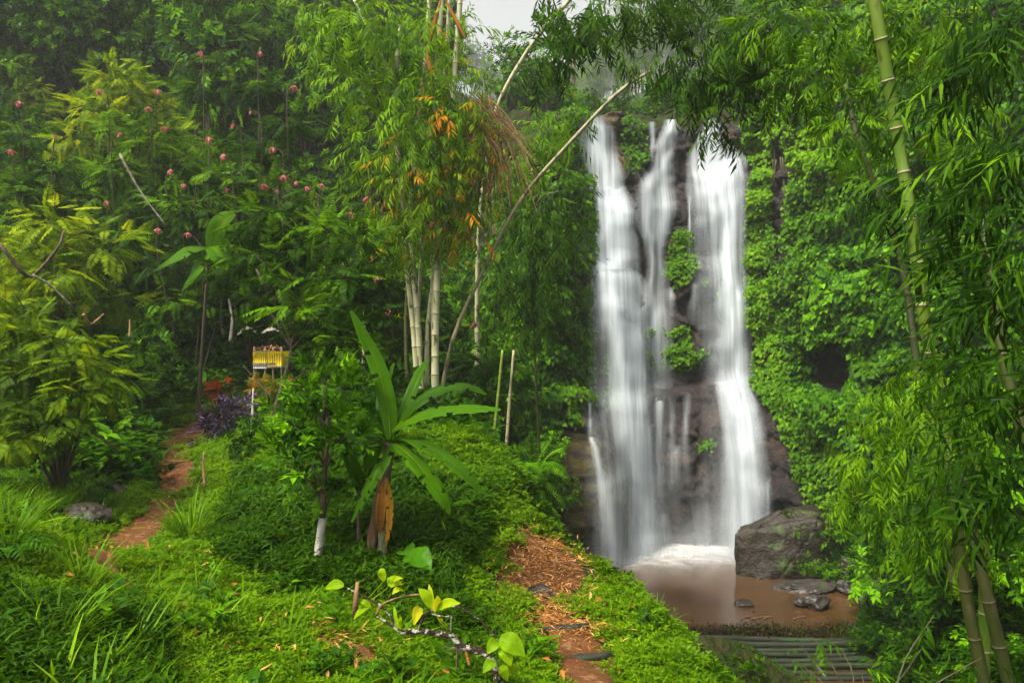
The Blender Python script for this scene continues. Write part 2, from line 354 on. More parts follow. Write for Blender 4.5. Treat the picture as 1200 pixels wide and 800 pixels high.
def off_path(x, y, m=0.0):
    ok = np.ones(len(x), bool)
    for c, wd in PATHS:
        d = np.hypot(x[:, None] - c[None, :, 0], y[:, None] - c[None, :, 1]); k = d.argmin(1)
        ok &= d.min(1) > wd[k] * .5 * (1 + .4 * vnoise(np.stack([x * 3, y * 3, x * 0], -1), 31)) + m
    return ok

# ------------------------------------------------------------------ the cliff
def cliff_top(u):
    x = PLAN[:, 0]; return np.interp(u, np.linspace(0, 1, len(PLAN)), 9.95 - 2.2 * sstep(3.1, 2.2, x) + 2.2 * sstep(9.6, 11.5, x) + np.clip(x - 11, 0, 10) * .6 + .6 * sstep(5.4, 3.6, x) * sstep(-1, 2, x) + .7 * np.exp(-((x - 5.2) / .7) ** 2))
nu, nv = 420, 250
uu = np.linspace(0, 1, nu); vv = np.linspace(0, 1.12, nv)
pu = np.stack([np.interp(uu, np.linspace(0, 1, len(PLAN)), PLAN[:, k]) for k in (0, 1)], -1)
tu = nrm(np.gradient(pu, axis=0)); nu_ = np.stack([tu[:, 1], -tu[:, 0]], -1)         # towards the pool
top = cliff_top(uu)
Zc = -9.8 + np.minimum(vv, 1)[None, :] * (top[:, None] + 9.8)
X0 = np.repeat(pu[:, 0:1], nv, 1)
p3 = np.stack([X0, np.repeat(pu[:, 1:2], nv, 1), Zc], -1)
lean = -.075 * (Zc + 9.8)
f1, f2, cid = voro(np.stack([p3[..., 0] * .62, p3[..., 1] * .62, p3[..., 2] * .85], -1) + .25 * fbm(p3 * .8, 2, 40)[..., None], 2)
g1, g2, gid = voro(p3 * np.array([1.5, 1.5, 2.3]) + .2 * fbm(p3 * 2, 2, 44)[..., None], 6)
crack = np.clip((f2 - f1) * 4, 0, 1); crack2 = np.clip((g2 - g1) * 4, 0, 1)
lay = Zc + .35 * fbm(p3 * np.array([.35, .35, .1]), 2, 21)
strata = sstep(.0, .35, lay * .75 % 1) - sstep(.75, 1, lay * .75 % 1)
ledges = .7 * sstep(-1.75, -2.15, lay) + .55 * sstep(2.6, 2.2, lay) * sstep(3, 4, X0) * sstep(6.4, 5.2, X0) + .5 * sstep(7.6, 7.0, lay)
dome = 1.0 * np.exp(-((X0 - 10.6) / 1.9) ** 2 - ((Zc + 6.0) / 3.3) ** 2) + .6 * np.exp(-((X0 - 7.3) / 1.6) ** 2 - ((Zc + 4.8) / 2.2) ** 2) + 1.2 * np.exp(-((X0 - 1.9) / 1.3) ** 2 - ((Zc + 6.5) / 3) ** 2)
blocky = sstep(-2.2, 0, Zc) * .8 + .3
D = lean + ledges + dome + blocky * (.75 * (cid - .5) + .18 * crack) + (.45 + .3 * blocky) * (.4 * (gid - .5) + .12 * crack2) + .12 * strata + .3 * fbm(p3 * .5, 3, 12) + .07 * fbm(p3 * 3, 3, 13)
back = np.clip(vv - 1, 0, 1)[None, :] / .12 * 4.0
D = D - back - 2.8 * np.exp(-((p3[..., 0] - 12.4) / .6) ** 4 - ((Zc + 1.15) / .8) ** 4)
Xc = p3[..., 0] + nu_[:, None, 0] * D; Yc = p3[..., 1] + nu_[:, None, 1] * D
Zf = Zc + back * .12 - .5 * sstep(.93, 1.0, np.repeat(vv[None], nu, 0)) * (.5 + .5 * fbm(p3 * .7, 2, 70))
CL = np.stack([Xc, Yc, Zf], -1)
def rock_mat():
    m, N, L, out = new_mat('wet_rock')
    tc = N('ShaderNodeTexCoord'); mp = N('ShaderNodeMapping'); mp.inputs['Scale'].default_value = (1, 1, 1.6); L(tc.outputs['Object'], mp.inputs[0])
    n1 = N('ShaderNodeTexNoise', Scale=.55, Detail=7); n1.inputs['Roughness'].default_value = .6; L(mp.outputs[0], n1.inputs[0])
    r = ramp(N, [(.3, (.018, .015, .016)), (.47, (.042, .033, .034)), (.57, (.062, .046, .042)), (.7, (.12, .066, .036))]); L(n1.outputs['Fac'], r.inputs[0])
    n2 = N('ShaderNodeTexNoise', Scale=5, Detail=8); L(mp.outputs[0], n2.inputs[0])
    mx = N('ShaderNodeMix', data_type='RGBA', blend_type='OVERLAY'); mx.inputs[0].default_value = .7; L(r.outputs[0], mx.inputs[6]); L(n2.outputs['Fac'], mx.inputs[7])
    at = N('ShaderNodeAttribute', attribute_name='tint')                          # moss and ochre near the dry brow
    n4 = N('ShaderNodeTexNoise', Scale=1.7, Detail=5); L(tc.outputs['Object'], n4.inputs[0])
    mm = N('ShaderNodeMath', operation='MULTIPLY'); L(at.outputs['Fac'], mm.inputs[0]); L(n4.outputs['Fac'], mm.inputs[1])
    r3 = ramp(N, [(.38, (0, 0, 0)), (.5, (1, 1, 1))]); L(mm.outputs[0], r3.inputs[0])
    r4 = ramp(N, [(.4, (.17, .1, .03)), (.6, (.07, .09, .015))]); L(n2.outputs['Fac'], r4.inputs[0])
    m2 = N('ShaderNodeMix', data_type='RGBA'); L(r3.outputs[0], m2.inputs[0]); L(mx.outputs[2], m2.inputs[6]); L(r4.outputs[0], m2.inputs[7])
    p = N('ShaderNodeBsdfPrincipled', Roughness=.42); L(m2.outputs[2], p.inputs['Base Color']); p.inputs['Specular IOR Level'].default_value = .4
    n3 = N('ShaderNodeTexNoise', Scale=9, Detail=8); n3.inputs['Roughness'].default_value = .7; L(mp.outputs[0], n3.inputs[0])
    bp = N('ShaderNodeBump', Strength=1, Distance=.25); L(n3.outputs['Fac'], bp.inputs['Height']); L(bp.outputs[0], p.inputs['Normal'])
    L(p.outputs[0], out.inputs[0]); return m
M['rock'] = rock_mat()
dry = np.exp(-((X0 - 5.0) / .55) ** 2) * sstep(5.5, 7, Zc) + sstep(1.9, .8, X0) * sstep(3, 5, Zc) + 1.1 * np.exp(-((X0 - 1.6) / 1.3) ** 2) * sstep(-2, -4, Zc) * .9
tag(obj('cliff', MB().add(CL, grid_q(nu, nv)[:, ::-1], np.clip(dry, 0, 1).ravel()).mesh('cliff', M['rock'], True)), kind='structure')
def cliff_at(px, py):
    "the point of the cliff seen at a pixel, and its outward direction"
    sx = 600 + K * Xc / Yc; sy = 400 - K * Zf / Yc
    k = ((sx - px) ** 2 + (sy - py) ** 2 + (np.arange(nu)[:, None] < 60) * 1e9).argmin(); i, j = np.unravel_index(k, sx.shape)
    return CL[i, j].copy(), np.array([*nu_[i], .15])

# loose blocks and ledges that stand out of the cliff face
def rock_mesh(name, mat, seed, dims=(1, 1, 1), cuts=7, rough=.12, sub=4):
    bm = bmesh.new(); bmesh.ops.create_icosphere(bm, subdivisions=sub, radius=1)
    V = np.array([v.co[:] for v in bm.verts]); r = np.random.default_rng(seed)
    for k in range(cuts):
        n = nrm(r.normal(size=3)); d = r.uniform(.55, .85); h = V @ n; V = V - np.clip(h - d, 0, 9)[:, None] * n
    V = V * (1 + rough * fbm(V * 1.6 + seed * 7.1, 4, seed))[:, None] + .03 * fbm(V * 6 + seed, 3, seed + 3)[:, None] * V
    V = V * np.array(dims); Q = np.array([[v.index for v in f.verts] for f in bm.faces]); bm.free()
    return MB().add(V, np.c_[Q, Q[:, 2]], 0).mesh(name, mat, False)
ledge = [rock_mesh('rock_ledge', M['rock'], 100 + k, d, 9, .1, 3) for k, d in enumerate([(.7, .5, .35), (.5, .5, .5), (.9, .5, .25), (.4, .4, .6)])]
cl_obj = bpy.data.objects['cliff']
for k, (px, py) in enumerate([(753, 190), (762, 205), (745, 215), (757, 232), (740, 200), (800, 150), (808, 165), (797, 182), (805, 205), (790, 240), (800, 255), (757, 262), (762, 290), (752, 300), (690, 150), (812, 230)]):
    c, n = cliff_at(px, py); o = obj('rock_ledge', ledge[k % 4], cl_obj, c - n * .4)
    o.rotation_euler = (rng.uniform(-.3, .3), rng.uniform(-.3, .3), rng.uniform(0, 6.3)); o.scale = (rng.uniform(.5, 1.0),) * 3

# ------------------------------------------------------------------ the pool
def pool_mat():
    m, N, L, out = new_mat('muddy_water')
    tc = N('ShaderNodeTexCoord'); n1 = N('ShaderNodeTexNoise', Scale=.35, Detail=3); L(tc.outputs['Object'], n1.inputs[0])
    r = ramp(N, [(.35, (.045, .023, .009)), (.65, (.078, .038, .013))]); L(n1.outputs['Fac'], r.inputs[0])
    p = N('ShaderNodeBsdfPrincipled', Roughness=.16); p.inputs['Specular IOR Level'].default_value = .5; L(r.outputs[0], p.inputs['Base Color'])
    mp = N('ShaderNodeMapping'); mp.inputs['Scale'].default_value = (.7, 2.2, 1); L(tc.outputs['Object'], mp.inputs[0])
    n2 = N('ShaderNodeTexNoise', Scale=1.6, Detail=3); L(mp.outputs[0], n2.inputs[0])
    b = N('ShaderNodeBump', Strength=.12, Distance=.1); L(n2.outputs['Fac'], b.inputs['Height']); L(b.outputs[0], p.inputs['Normal'])
    L(p.outputs[0], out.inputs[0]); return m
PZ = -8.5
M['pool'] = pool_mat()
xs = np.linspace(1, 14, 40); ys = np.linspace(13, 33, 50); A, B = np.meshgrid(xs, ys, indexing='ij')
tag(obj('pool_water', MB().add(np.stack([A, B, A * 0 + PZ], -1), grid_q(40, 50)[:, ::-1]).mesh('pool_water', M['pool'], True)), kind='structure')

# ------------------------------------------------------------------ falling water
def water_mat(name, gain, white=.8):
    m, N, L, out = new_mat(name)
    uv = N('ShaderNodeAttribute', attribute_name='leaf_uv'); at = N('ShaderNodeAttribute', attribute_name='tint')
    def noise(sx, sy, det, w):
        mp = N('ShaderNodeMapping'); mp.inputs['Scale'].default_value = (sx, sy, 1); mp.inputs['Location'].default_value = (w, w * 1.7, 0); L(uv.outputs['Vector'], mp.inputs[0])
        n = N('ShaderNodeTexNoise', Scale=1, Detail=det); n.inputs['Roughness'].default_value = .55; L(mp.outputs[0], n.inputs[0]); return n.outputs['Fac']
    a = noise(5.0, .16, 4, 0); b = noise(1.5, .16, 3, 9)
    s = N('ShaderNodeMath', operation='MULTIPLY'); L(a, s.inputs[0]); L(b, s.inputs[1])
    mr = N('ShaderNodeMapRange'); mr.inputs[1].default_value = .12; mr.inputs[2].default_value = .36; mr.inputs[3].default_value = .3; mr.inputs[4].default_value = 1.05; L(s.outputs[0], mr.inputs[0])
    k = N('ShaderNodeMath', operation='MULTIPLY'); L(mr.outputs[0], k.inputs[0]); L(at.outputs['Fac'], k.inputs[1])
    g = N('ShaderNodeMath', operation='MULTIPLY', use_clamp=True); L(k.outputs[0], g.inputs[0]); g.inputs[1].default_value = gain
    d = N('ShaderNodeBsdfDiffuse'); d.inputs[0].default_value = (white * .89, white * .96, white * 1.03, 1)
    tl = N('ShaderNodeBsdfTranslucent'); tl.inputs[0].default_value = (white * .89, white * .96, white * 1.03, 1)
    m1 = N('ShaderNodeMixShader'); m1.inputs[0].default_value = .4; L(d.outputs[0], m1.inputs[1]); L(tl.outputs[0], m1.inputs[2])
    tr = N('ShaderNodeBsdfTransparent'); mx = N('ShaderNodeMixShader'); L(g.outputs[0], mx.inputs[0]); L(tr.outputs[0], mx.inputs[1]); L(m1.outputs[0], mx.inputs[2])
    L(mx.outputs[0], out.inputs[0]); return m
M['water'] = water_mat('falling_water', 1.0); M['veil'] = water_mat('water_veil', .5)
_sx = 600 + K * Xc / Yc
def cliff_depth(px, z):
    "distance of the rock face along the columns PX at heights Z"
    out = np.full(np.broadcast(px, z).shape, 40.0)
    j = np.clip(np.abs(Zf[210] [None, :] - np.asarray(z).reshape(-1)[:, None])[:, :int(nv / 1.12)].argmin(1), 0, nv - 1).reshape(np.shape(z))
    lo, hi = 110, 330
    for idx in np.ndindex(out.shape):
        jj = j[idx]; r = _sx[lo:hi, jj]; k = np.abs(r - px[idx]).argmin() + lo
        out[idx] = Yc[k, jj]
    return out
def stream(name, rows, parent, mat, n=70, m=18, bulge=.25, off=.12, fall=True, power=1.0):
    "rows: (pixel row, left, right, density); a curved sheet that hugs the rock above and drops clear of it below"
    rows = np.array(rows, float); py = np.linspace(rows[0, 0], rows[-1, 0], n)
    rows[-1, 0] += 34 if rows[-1, 0] > 630 else 0; py = np.linspace(rows[0, 0], rows[-1, 0], n)
    l = np.interp(py, rows[:, 0], rows[:, 1]); r = np.interp(py, rows[:, 0], rows[:, 2]); l, r = (l + r) / 2 - (r - l) * .6, (l + r) / 2 + (r - l) * .6; de = np.interp(py, rows[:, 0], rows[:, 3])
    ker = np.ones(5) / 5; l = np.convolve(np.pad(l, 2, 'edge'), ker, 'valid'); r = np.convolve(np.pad(r, 2, 'edge'), ker, 'valid')
    s = np.linspace(-1, 1, m); jl = np.stack([py * .045, py * 0 + l[0], py * 0], -1); l = l + 2.6 * fbm(jl, 3, 51) * min(1, (r - l).mean() / 25); r = r + 2.6 * fbm(jl + 40, 3, 52) * min(1, (r - l).mean() / 25); z = (400 - py) / K * 31.0
    px = (l + r)[:, None] / 2 + (r - l)[:, None] / 2 * s[None]
    Y = cliff_depth(px, np.repeat(z[:, None], m, 1))
    if fall: Y = np.minimum.accumulate(np.minimum(Y, 36), 0)
    for _ in range(3): Y[1:-1] = (Y[:-2] + Y[1:-1] + Y[2:]) / 3
    for _ in range(2): Y[:, 1:-1] = (Y[:, :-2] + Y[:, 1:-1] + Y[:, 2:]) / 3
    Yo = Y - off - bulge * (1 - s[None] ** 2)
    X = (px - 600) / K * Yo; Z = np.repeat(-(py[:, None] - 400) / K, m, 1) * Yo
    edge = np.clip((1 - np.abs(s)) * 1.0, 0, 1) ** power
    den = de[:, None] * edge[None] * 1.5
    uv = np.stack([X * 1.0, Z], -1).reshape(-1, 2)
    o = obj(name, MB().add(np.stack([X, Yo, Z], -1), grid_q(n, m), np.clip(den, 0, 1.6).ravel(), 0, uv).mesh(name, mat, True, True), parent)
    return o
wf = thing('waterfall', 'left waterfall, the tallest white stream, broad and stepped at the top and narrow below', 'waterfall', (4.3, 30.3, PZ))
def inw(o):
    o.matrix_parent_inverse = Matrix.Translation(-Vector(o.parent.location)); return o
Lc = [(133, 678, 703, .05), (146, 682, 716, .95), (182, 686, 725, 1), (219, 694, 730, 1), (255, 696, 742, 1.1), (285, 692, 743, 1.1), (313, 692, 746, 1.1), (346, 704, 748, 1.25), (380, 711, 750, 1.35), (455, 726, 758, 1.4), (530, 734, 764, 1.35), (644, 737, 768, 1.3)]
inw(stream('stream', Lc, wf, M['water'], 110, 20, .3, .15))
inw(stream('stream', [(300, 688, 712, .3), (322, 690, 754, 1.0), (345, 694, 757, .75), (420, 697, 764, .5), (500, 692, 772, .42), (600, 688, 778, .45), (644, 686, 782, .55)], wf, M['water'], 80, 18, .3, .3))
inw(stream('stream', [(136, 678, 692, .1), (150, 678, 696, .55), (190, 683, 704, .5), (235, 692, 715, .5), (290, 686, 720, .8), (330, 690, 715, .5)], wf, M['veil'], 50, 10, .12, .1))
inw(stream('stream', [(218, 705, 733, .5), (236, 702, 742, .9), (280, 700, 745, .7), (315, 698, 748, .5)], wf, M['water'], 40, 14, .35, .35))
inw(stream('stream', [(345, 705, 745, .6), (380, 712, 748, .9), (420, 718, 752, .8), (520, 731, 762, .7), (640, 738, 767, .7)], wf, M['water'], 60, 12, .3, .4))
wm = thing('waterfall', 'middle waterfall, a thin cascade breaking over dark rocks between the two larger falls', 'waterfall', (6.3, 31, PZ))
inw(stream('stream', [(140, 782, 797, .5), (150, 777, 796, .8), (170, 770, 792, .9), (190, 766, 790, .85), (207, 752, 790, .75), (225, 749, 790, .8), (240, 746, 792, 1.0), (262, 746, 786, .9), (290, 757, 779, .7), (325, 756, 781, .7), (342, 749, 785, .85), (372, 750, 788, .7), (400, 752, 788, .5), (455, 752, 788, .15)], wm, M['water'], 110, 18, .15, .1))
inw(stream('stream', [(143, 760, 768, .8), (165, 762, 768, .75), (190, 762, 768, .6)], wm, M['veil'], 20, 6, .05, .08))
inw(stream('stream', [(236, 778, 797, .5), (250, 776, 792, .6), (275, 775, 786, .5)], wm, M['veil'], 20, 6, .08, .1))
for px, a, b, wd, de in [(771, 450, 650, 12, .5), (788, 462, 600, 8, .22), (804, 458, 590, 10, .25), (752, 330, 392, 8, .5), (786, 335, 372, 8, .5), (815, 330, 380, 10, .35), (735, 460, 640, 16, .35), (792, 520, 600, 10, .3), (778, 600, 642, 16, .5), (760, 400, 470, 18, .25), (692, 465, 520, 4, .5), (900, 560, 640, 6, .3), (808, 225, 330, 5, .4), (757, 240, 300, 6, .5)]:
    inw(stream('trickle', [(a, px - wd / 2, px + wd / 2, 0), (a + (b - a) * .08, px - wd / 2, px + wd / 2, de), (a + (b - a) * .3, px - wd / 2, px + wd / 2, de), (b, px - wd * 1.1, px + wd * 1.1, 0)], wm, M['water'], 30, 7, .06, .1))
inw(stream('veil', [(380, 700, 770, .1), (460, 700, 785, .3), (560, 700, 792, .38), (620, 700, 800, .5), (644, 698, 806, .6)], wf, M['veil'], 60, 20, .3, .55))
wr = thing('waterfall', 'right waterfall, a wide curtain falling clear from the brow and splashing over the lower ledge', 'waterfall', (8.9, 30.3, PZ))
inw(stream('stream', [(138, 830, 845, .1), (150, 826, 847, .9), (165, 820, 846, .8), (180, 812, 866, .9), (188, 808, 870, 1.1), (215, 808, 871, .75), (255, 812, 872, .55), (300, 815, 873, .4), (360, 822, 874, .3), (450, 832, 878, .22)], wr, M['water'], 110, 20, .2, .15, power=.7))
inw(stream('stream', [(186, 836, 870, .8), (215, 838, 870, 1), (255, 839, 871, 1.0), (330, 840, 873, .95), (400, 843, 875, .9), (452, 844, 880, .9), (470, 845, 884, .9), (500, 847, 888, .85), (560, 848, 893, .8), (640, 849, 896, .8)], wr, M['water'], 110, 16, .25, .3))
inw(stream('stream', [(447, 838, 868, .6), (466, 842, 886, .9), (492, 846, 893, .6), (550, 848, 900, .5), (640, 846, 902, .55)], wr, M['water'], 60, 16, .2, .5))
wl_ = thing('waterfall', 'small slanting waterfall sliding down the brown rock at the lower left', 'waterfall', (2.7, 29, PZ))
inw(stream('stream', [(512, 690, 697, .6), (530, 694, 704, .8), (560, 697, 713, .8), (600, 702, 722, .75), (644, 706, 734, .8)], wl_, M['water'], 50, 10, .08, .12))
inw(stream('veil', [(300, 806, 846, .12), (420, 820, 880, .22), (520, 830, 896, .32), (620, 806, 900, .45), (644, 796, 905, .6)], wr, M['veil'], 60, 20, .3, .6))
for k, (x0, x1, top, de) in enumerate([(694, 800, 596, .55), (790, 912, 588, .55), (712, 890, 612, .6)]):
    inw(stream('spray', [(top, x0 + 12, x1 - 12, .0), (top + 24, x0 + 4, x1 - 4, de * .5), (634, x0, x1, de), (644, x0, x1, de)], wf if k == 0 else wr, M['veil'], 40, 24, .5, .8 + .25 * k))
# foam and drifting spray where the falls meet the pool
def foam_mat():
    m, N, L, out = new_mat('foam')
    at = N('ShaderNodeAttribute', attribute_name='tint'); tc = N('ShaderNodeTexCoord'); n = N('ShaderNodeTexNoise', Scale=1.1, Detail=4); n.inputs['Distortion'].default_value = 1.0; L(tc.outputs['Object'], n.inputs[0])
    mr = N('ShaderNodeMapRange'); mr.inputs[1].default_value = .3; mr.inputs[2].default_value = .7; mr.inputs[3].default_value = .45; mr.inputs[4].default_value = 1.2; L(n.outputs['Fac'], mr.inputs[0])
    k = N('ShaderNodeMath', operation='MULTIPLY', use_clamp=True); L(at.outputs['Fac'], k.inputs[0]); L(mr.outputs[0], k.inputs[1])
    d = N('ShaderNodeBsdfDiffuse'); d.inputs[0].default_value = (.62, .61, .6, 1); tr = N('ShaderNodeBsdfTransparent'); mx = N('ShaderNodeMixShader')
    L(k.outputs[0], mx.inputs[0]); L(tr.outputs[0], mx.inputs[1]); L(d.outputs[0], mx.inputs[2]); L(mx.outputs[0], out.inputs[0]); return m
M['foam'] = foam_mat()
A, B = np.meshgrid(np.linspace(2.4, 11.5, 90), np.linspace(24, 33, 80), indexing='ij')
den = 0
for fx, fy, rx, ry, k in [(5.2, 30.2, 1.7, 1.1, .95), (3.8, 29.3, 1.2, 1.1, .9), (9.2, 30.2, 1.8, 1.2, .85), (7, 30.4, 2.4, 1.2, .7), (6, 27.4, 3.2, 2.4, .14), (6.4, 29.0, 2.8, 1.2, .35)]:
    den = den + k * np.exp(-((A - fx) / rx) ** 2 - ((B - fy) / ry) ** 2)
tag(obj('foam', MB().add(np.stack([A, B, A * 0 + PZ + .012], -1), grid_q(90, 80)[:, ::-1], np.clip(den - .06, 0, 1.3).ravel()).mesh('foam', M['foam'], True)), kind='stuff')

# ------------------------------------------------------------------ the misty air
def haze(name, lo, hi, density, col=(.93, .97, .95)):
    lo, hi = np.array(lo), np.array(hi); V = np.array([[(lo, hi)[i][0], (lo, hi)[j][1], (lo, hi)[k][2]] for i in (0, 1) for j in (0, 1) for k in (0, 1)])
    Q = [[0, 1, 3, 2], [4, 6, 7, 5], [0, 4, 5, 1], [2, 3, 7, 6], [0, 2, 6, 4], [1, 5, 7, 3]]
    m, N, L, out = new_mat(name); v = N('ShaderNodeVolumePrincipled', Density=density, Anisotropy=.2); v.inputs['Color'].default_value = (*col, 1); L(v.outputs[0], out.inputs['Volume'])
    o = obj(name, MB().add(V, Q).mesh(name, m)); tag(o, kind='stuff'); return o
haze('haze', (-172, -11, -11.2), (172, 356, 150), .0008)

# ================================================================== plants
def leaf2(w=.3, fold=.08, droop=.12, at=.42):
    V = np.array([(0, 0, 0), (w / 2, at, fold), (0, 1, -droop), (-w / 2, at, fold), (0, at, 0)]); return V, np.array([(0, 1, 2, 4), (0, 4, 2, 3)])
def leaf1(w=.3, at=.45, droop=.1):
    return np.array([(0, 0, 0), (w / 2, at, 0), (0, 1, -droop), (-w / 2, at, 0)]), np.array([(0, 1, 2, 3)])
def compose(leaf, pos, d, up, scl, seed=1):
    r = np.random.default_rng(seed); pos = np.asarray(pos, float); n = len(pos); R = frames(np.asarray(d, float), np.broadcast_to(np.asarray(up, float), (n, 3)))
    scl = np.broadcast_to(np.asarray(scl, float), (n,)); k = len(leaf[0])
    V = np.einsum('nij,kj->nki', R, leaf[0]) * scl[:, None, None] + pos[:, None, :]; Q = leaf[1][None] + (np.arange(n) * k)[:, None, None]
    return V.reshape(-1, 3), Q.reshape(-1, 4), np.repeat(r.normal(0, 1, n), k)
def feather(pairs=9, lw=.34, ll=.3, seed=1):
    r = np.random.default_rng(seed); t = np.repeat(np.linspace(.12, .97, pairs), 2); sd = np.tile([1, -1], pairs)
    pos = np.stack([0 * t, t, -.22 * t ** 2], -1); d = np.stack([sd * .85, .5 + 0 * t, -.12 - .3 * t], -1) + r.normal(0, .08, (2 * pairs, 3))
    return compose(leaf1(lw), pos, d, (0, 0, 1), ll * np.sqrt(np.clip(1.05 - t, 0, 1)) + .1, seed)
def bamboo_spray(nl=9, ll=.42, lw=.18, seed=1, hang=.32):
    r = np.random.default_rng(seed); t = np.linspace(.15, 1, nl); sd = np.where(np.arange(nl) % 2, 1, -1) * r.uniform(.35, 1, nl)
    pos = np.stack([0 * t, t * .75, -.25 * t ** 2], -1); d = np.stack([sd * .85, .7 + r.uniform(-.4, .3, nl), -hang - .45 * r.random(nl)], -1)
    return compose(leaf2(lw, .02, .16, .35), pos, d, (0, 0, 1), ll * r.uniform(.7, 1.15, nl), seed)
def broad_sprig(nl=8, ll=.5, lw=.42, seed=1, droop=.35):
    r = np.random.default_rng(seed); a = np.arange(nl) * 2.4; t = np.linspace(.3, 1, nl)
    pos = np.stack([0 * a, t * .6, -.1 * t], -1); d = np.stack([np.cos(a) * .9, .55 + .3 * t, np.sin(a) * .45 - droop * r.random(nl)], -1)
    return compose(leaf2(lw, .05, .14, .45), pos, d, (0, 0, 1), ll * r.uniform(.65, 1.1, nl), seed)
FE = [feather(9, .34, .3, k) for k in range(3)]
BA = [bamboo_spray(9, .42, .18, k) for k in range(3)]
BR = [broad_sprig(8, .5, .42, k) for k in range(3)]
IVY = (np.array([(0, 0, 0), (.42, -.08, .03), (.4, .35, .06), (0, .95, -.12), (-.4, .35, .06), (-.42, -.08, .03)]), np.array([(0, 1, 2, 3), (0, 3, 4, 5)]))

def blob_points(blobs, n, r, shell=.55):
    b = np.array([np.r_[np.asarray(c, float), np.broadcast_to(np.asarray(q, float), (3,))] for c, q in blobs])
    wgt = np.prod(b[:, 3:], axis=1) ** .67; k = r.choice(len(b), n, p=wgt / wgt.sum())
    d = nrm(r.normal(size=(n, 3))); rad = 1 - shell * r.random(n) ** 1.6
    pos = b[k, :3] + d * b[k, 3:] * rad[:, None]
    return pos, nrm(d / b[k, 3:]), k
def crown(blobs, n, tpls, size, r, m=0, droop=.2, flat=.3, tint=(.5, .26), shell=.55, mbx=None, hang=0.0, upn=(0, 0, 1), clump=.16):
    "leaf sprays through a set of clumps; every clump has its own shade of green"
    mbx = mbx or MB(); pos, od, k = blob_points(blobs, n, r, shell)
    d = nrm(od * np.array([1, 1, 1 - flat]) + r.normal(0, .35, (n, 3)) + np.array([0, 0, -droop - hang]))
    up = nrm(np.array(upn) + .5 * od + r.normal(0, .25, (n, 3)))
    cl = r.normal(0, clump, len(blobs)); T = tint[0] + cl[k] + r.normal(0, tint[1], n); R = frames(d, up); sc = size * r.uniform(.7, 1.25, n)
    w3 = r.integers(0, len(tpls), n)
    for i, t in enumerate(tpls):
        s = w3 == i; mbx.cloud(t, pos[s], R[s], sc[s], T[s], m, .1)
    return mbx
def limbs(blobs, h, r0, r, mbx=None, m=0, fork=.35, base=(0, 0, 0), sides=6):
    mbx = mbx or MB(); c = np.mean([b[0] for b in blobs], axis=0); base = np.array(base, float)
    topp = base + (np.array([c[0], c[1], max(c[2], h * .5)]) - base) * np.array([.6, .6, .95]); mid = (base + topp) / 2 + np.r_[r.normal(0, h * .04, 2), 0]
    tr = bez([base - np.array([0, 0, .3]), base, mid, topp], 10); mbx.add(*tube(tr, np.linspace(r0 * 1.15, r0 * .35, 10), sides), .5, m)
    for b, q in blobs:
        f = r.uniform(fork, .85); s = tr[int(f * 9)]; b = np.asarray(b, float)
        p = bez([s, (s + b) / 2 + np.array([0, 0, -.06 * h]) + r.normal(0, .04 * h, 3), b], 7)
        mbx.add(*tube(p, np.linspace(r0 * .45, r0 * .08, 7), 5), .5, m)
        for _ in range(2):
            q3 = b + r.normal(0, 1, 3) * np.asarray(q) * .55; mbx.add(*tube(bez([p[4], (p[4] + q3) / 2, q3], 4), np.linspace(r0 * .16, r0 * .04, 4), 4), .5, m)
    return mbx
def tree_kind(name, cat, seed, h, spread, nb, n, tpls, size, leafm, barkm, flat=.55, low=.45, r0=None, tint=(.48, .27), droop=.2, shell=.75):
    r = np.random.default_rng(seed); blobs = []
    for i in range(nb):
        a = i * 2.4 + r.uniform(-.5, .5); z = low + (1 - low) * (i + .5) / nb; rr = spread * math.sqrt(max(0, 1 - ((z - low) / (1.02 - low)) ** 2)) * r.uniform(.35, 1) * .8
        br = spread * r.uniform(.32, .55); blobs.append(((math.cos(a) * rr, math.sin(a) * rr, z * h), (br, br, br * flat)))
    return (name, cat, [('trunk', limbs(blobs, h * .85, r0 or h * .022, r).mesh('trunk', barkm, True)), ('crown', crown(blobs, n, tpls, size, r, 0, droop, .3, tint, shell).mesh('crown', leafm))])

FEATHER = [tree_kind('feathery_tree', 'tree', 10 + k, 4.2, 2.3, 11, 620, FE, .62, M['feather'], M['bark'], .45, .3) for k in range(5)]
LUSH = [tree_kind('leafy_tree', 'tree', 20 + k, 4.4, 2.1, 11, 520, BR, .52, M['broad'], M['bark'], .75, .22) for k in range(5)]
TALL = [tree_kind('tall_tree', 'tree', 30 + k, 8.5, 3.2, 14, 950, BR, .75, M['broad'], M['bark'], .7, .4) for k in range(4)]
LOWSHRUB = [tree_kind('leafy_shrub', 'shrub', 40 + k, 1.5, 1.0, 7, 230, BR, .36, M['broad'], M['bark'], .8, .15, .025) for k in range(4)]
FESHRUB = [tree_kind('feathery_shrub', 'shrub', 50 + k, 1.7, 1.2, 7, 240, FE, .5, M['feather'], M['bark'], .6, .15, .025) for k in range(4)]
BRIGHT = [tree_kind('bright_tree', 'tree', 60 + k, 3.2, 1.6, 10, 620, FE, .42, M['feather_bright'], M['bark'], .6, .3) for k in range(2)]
BAMTREE = []
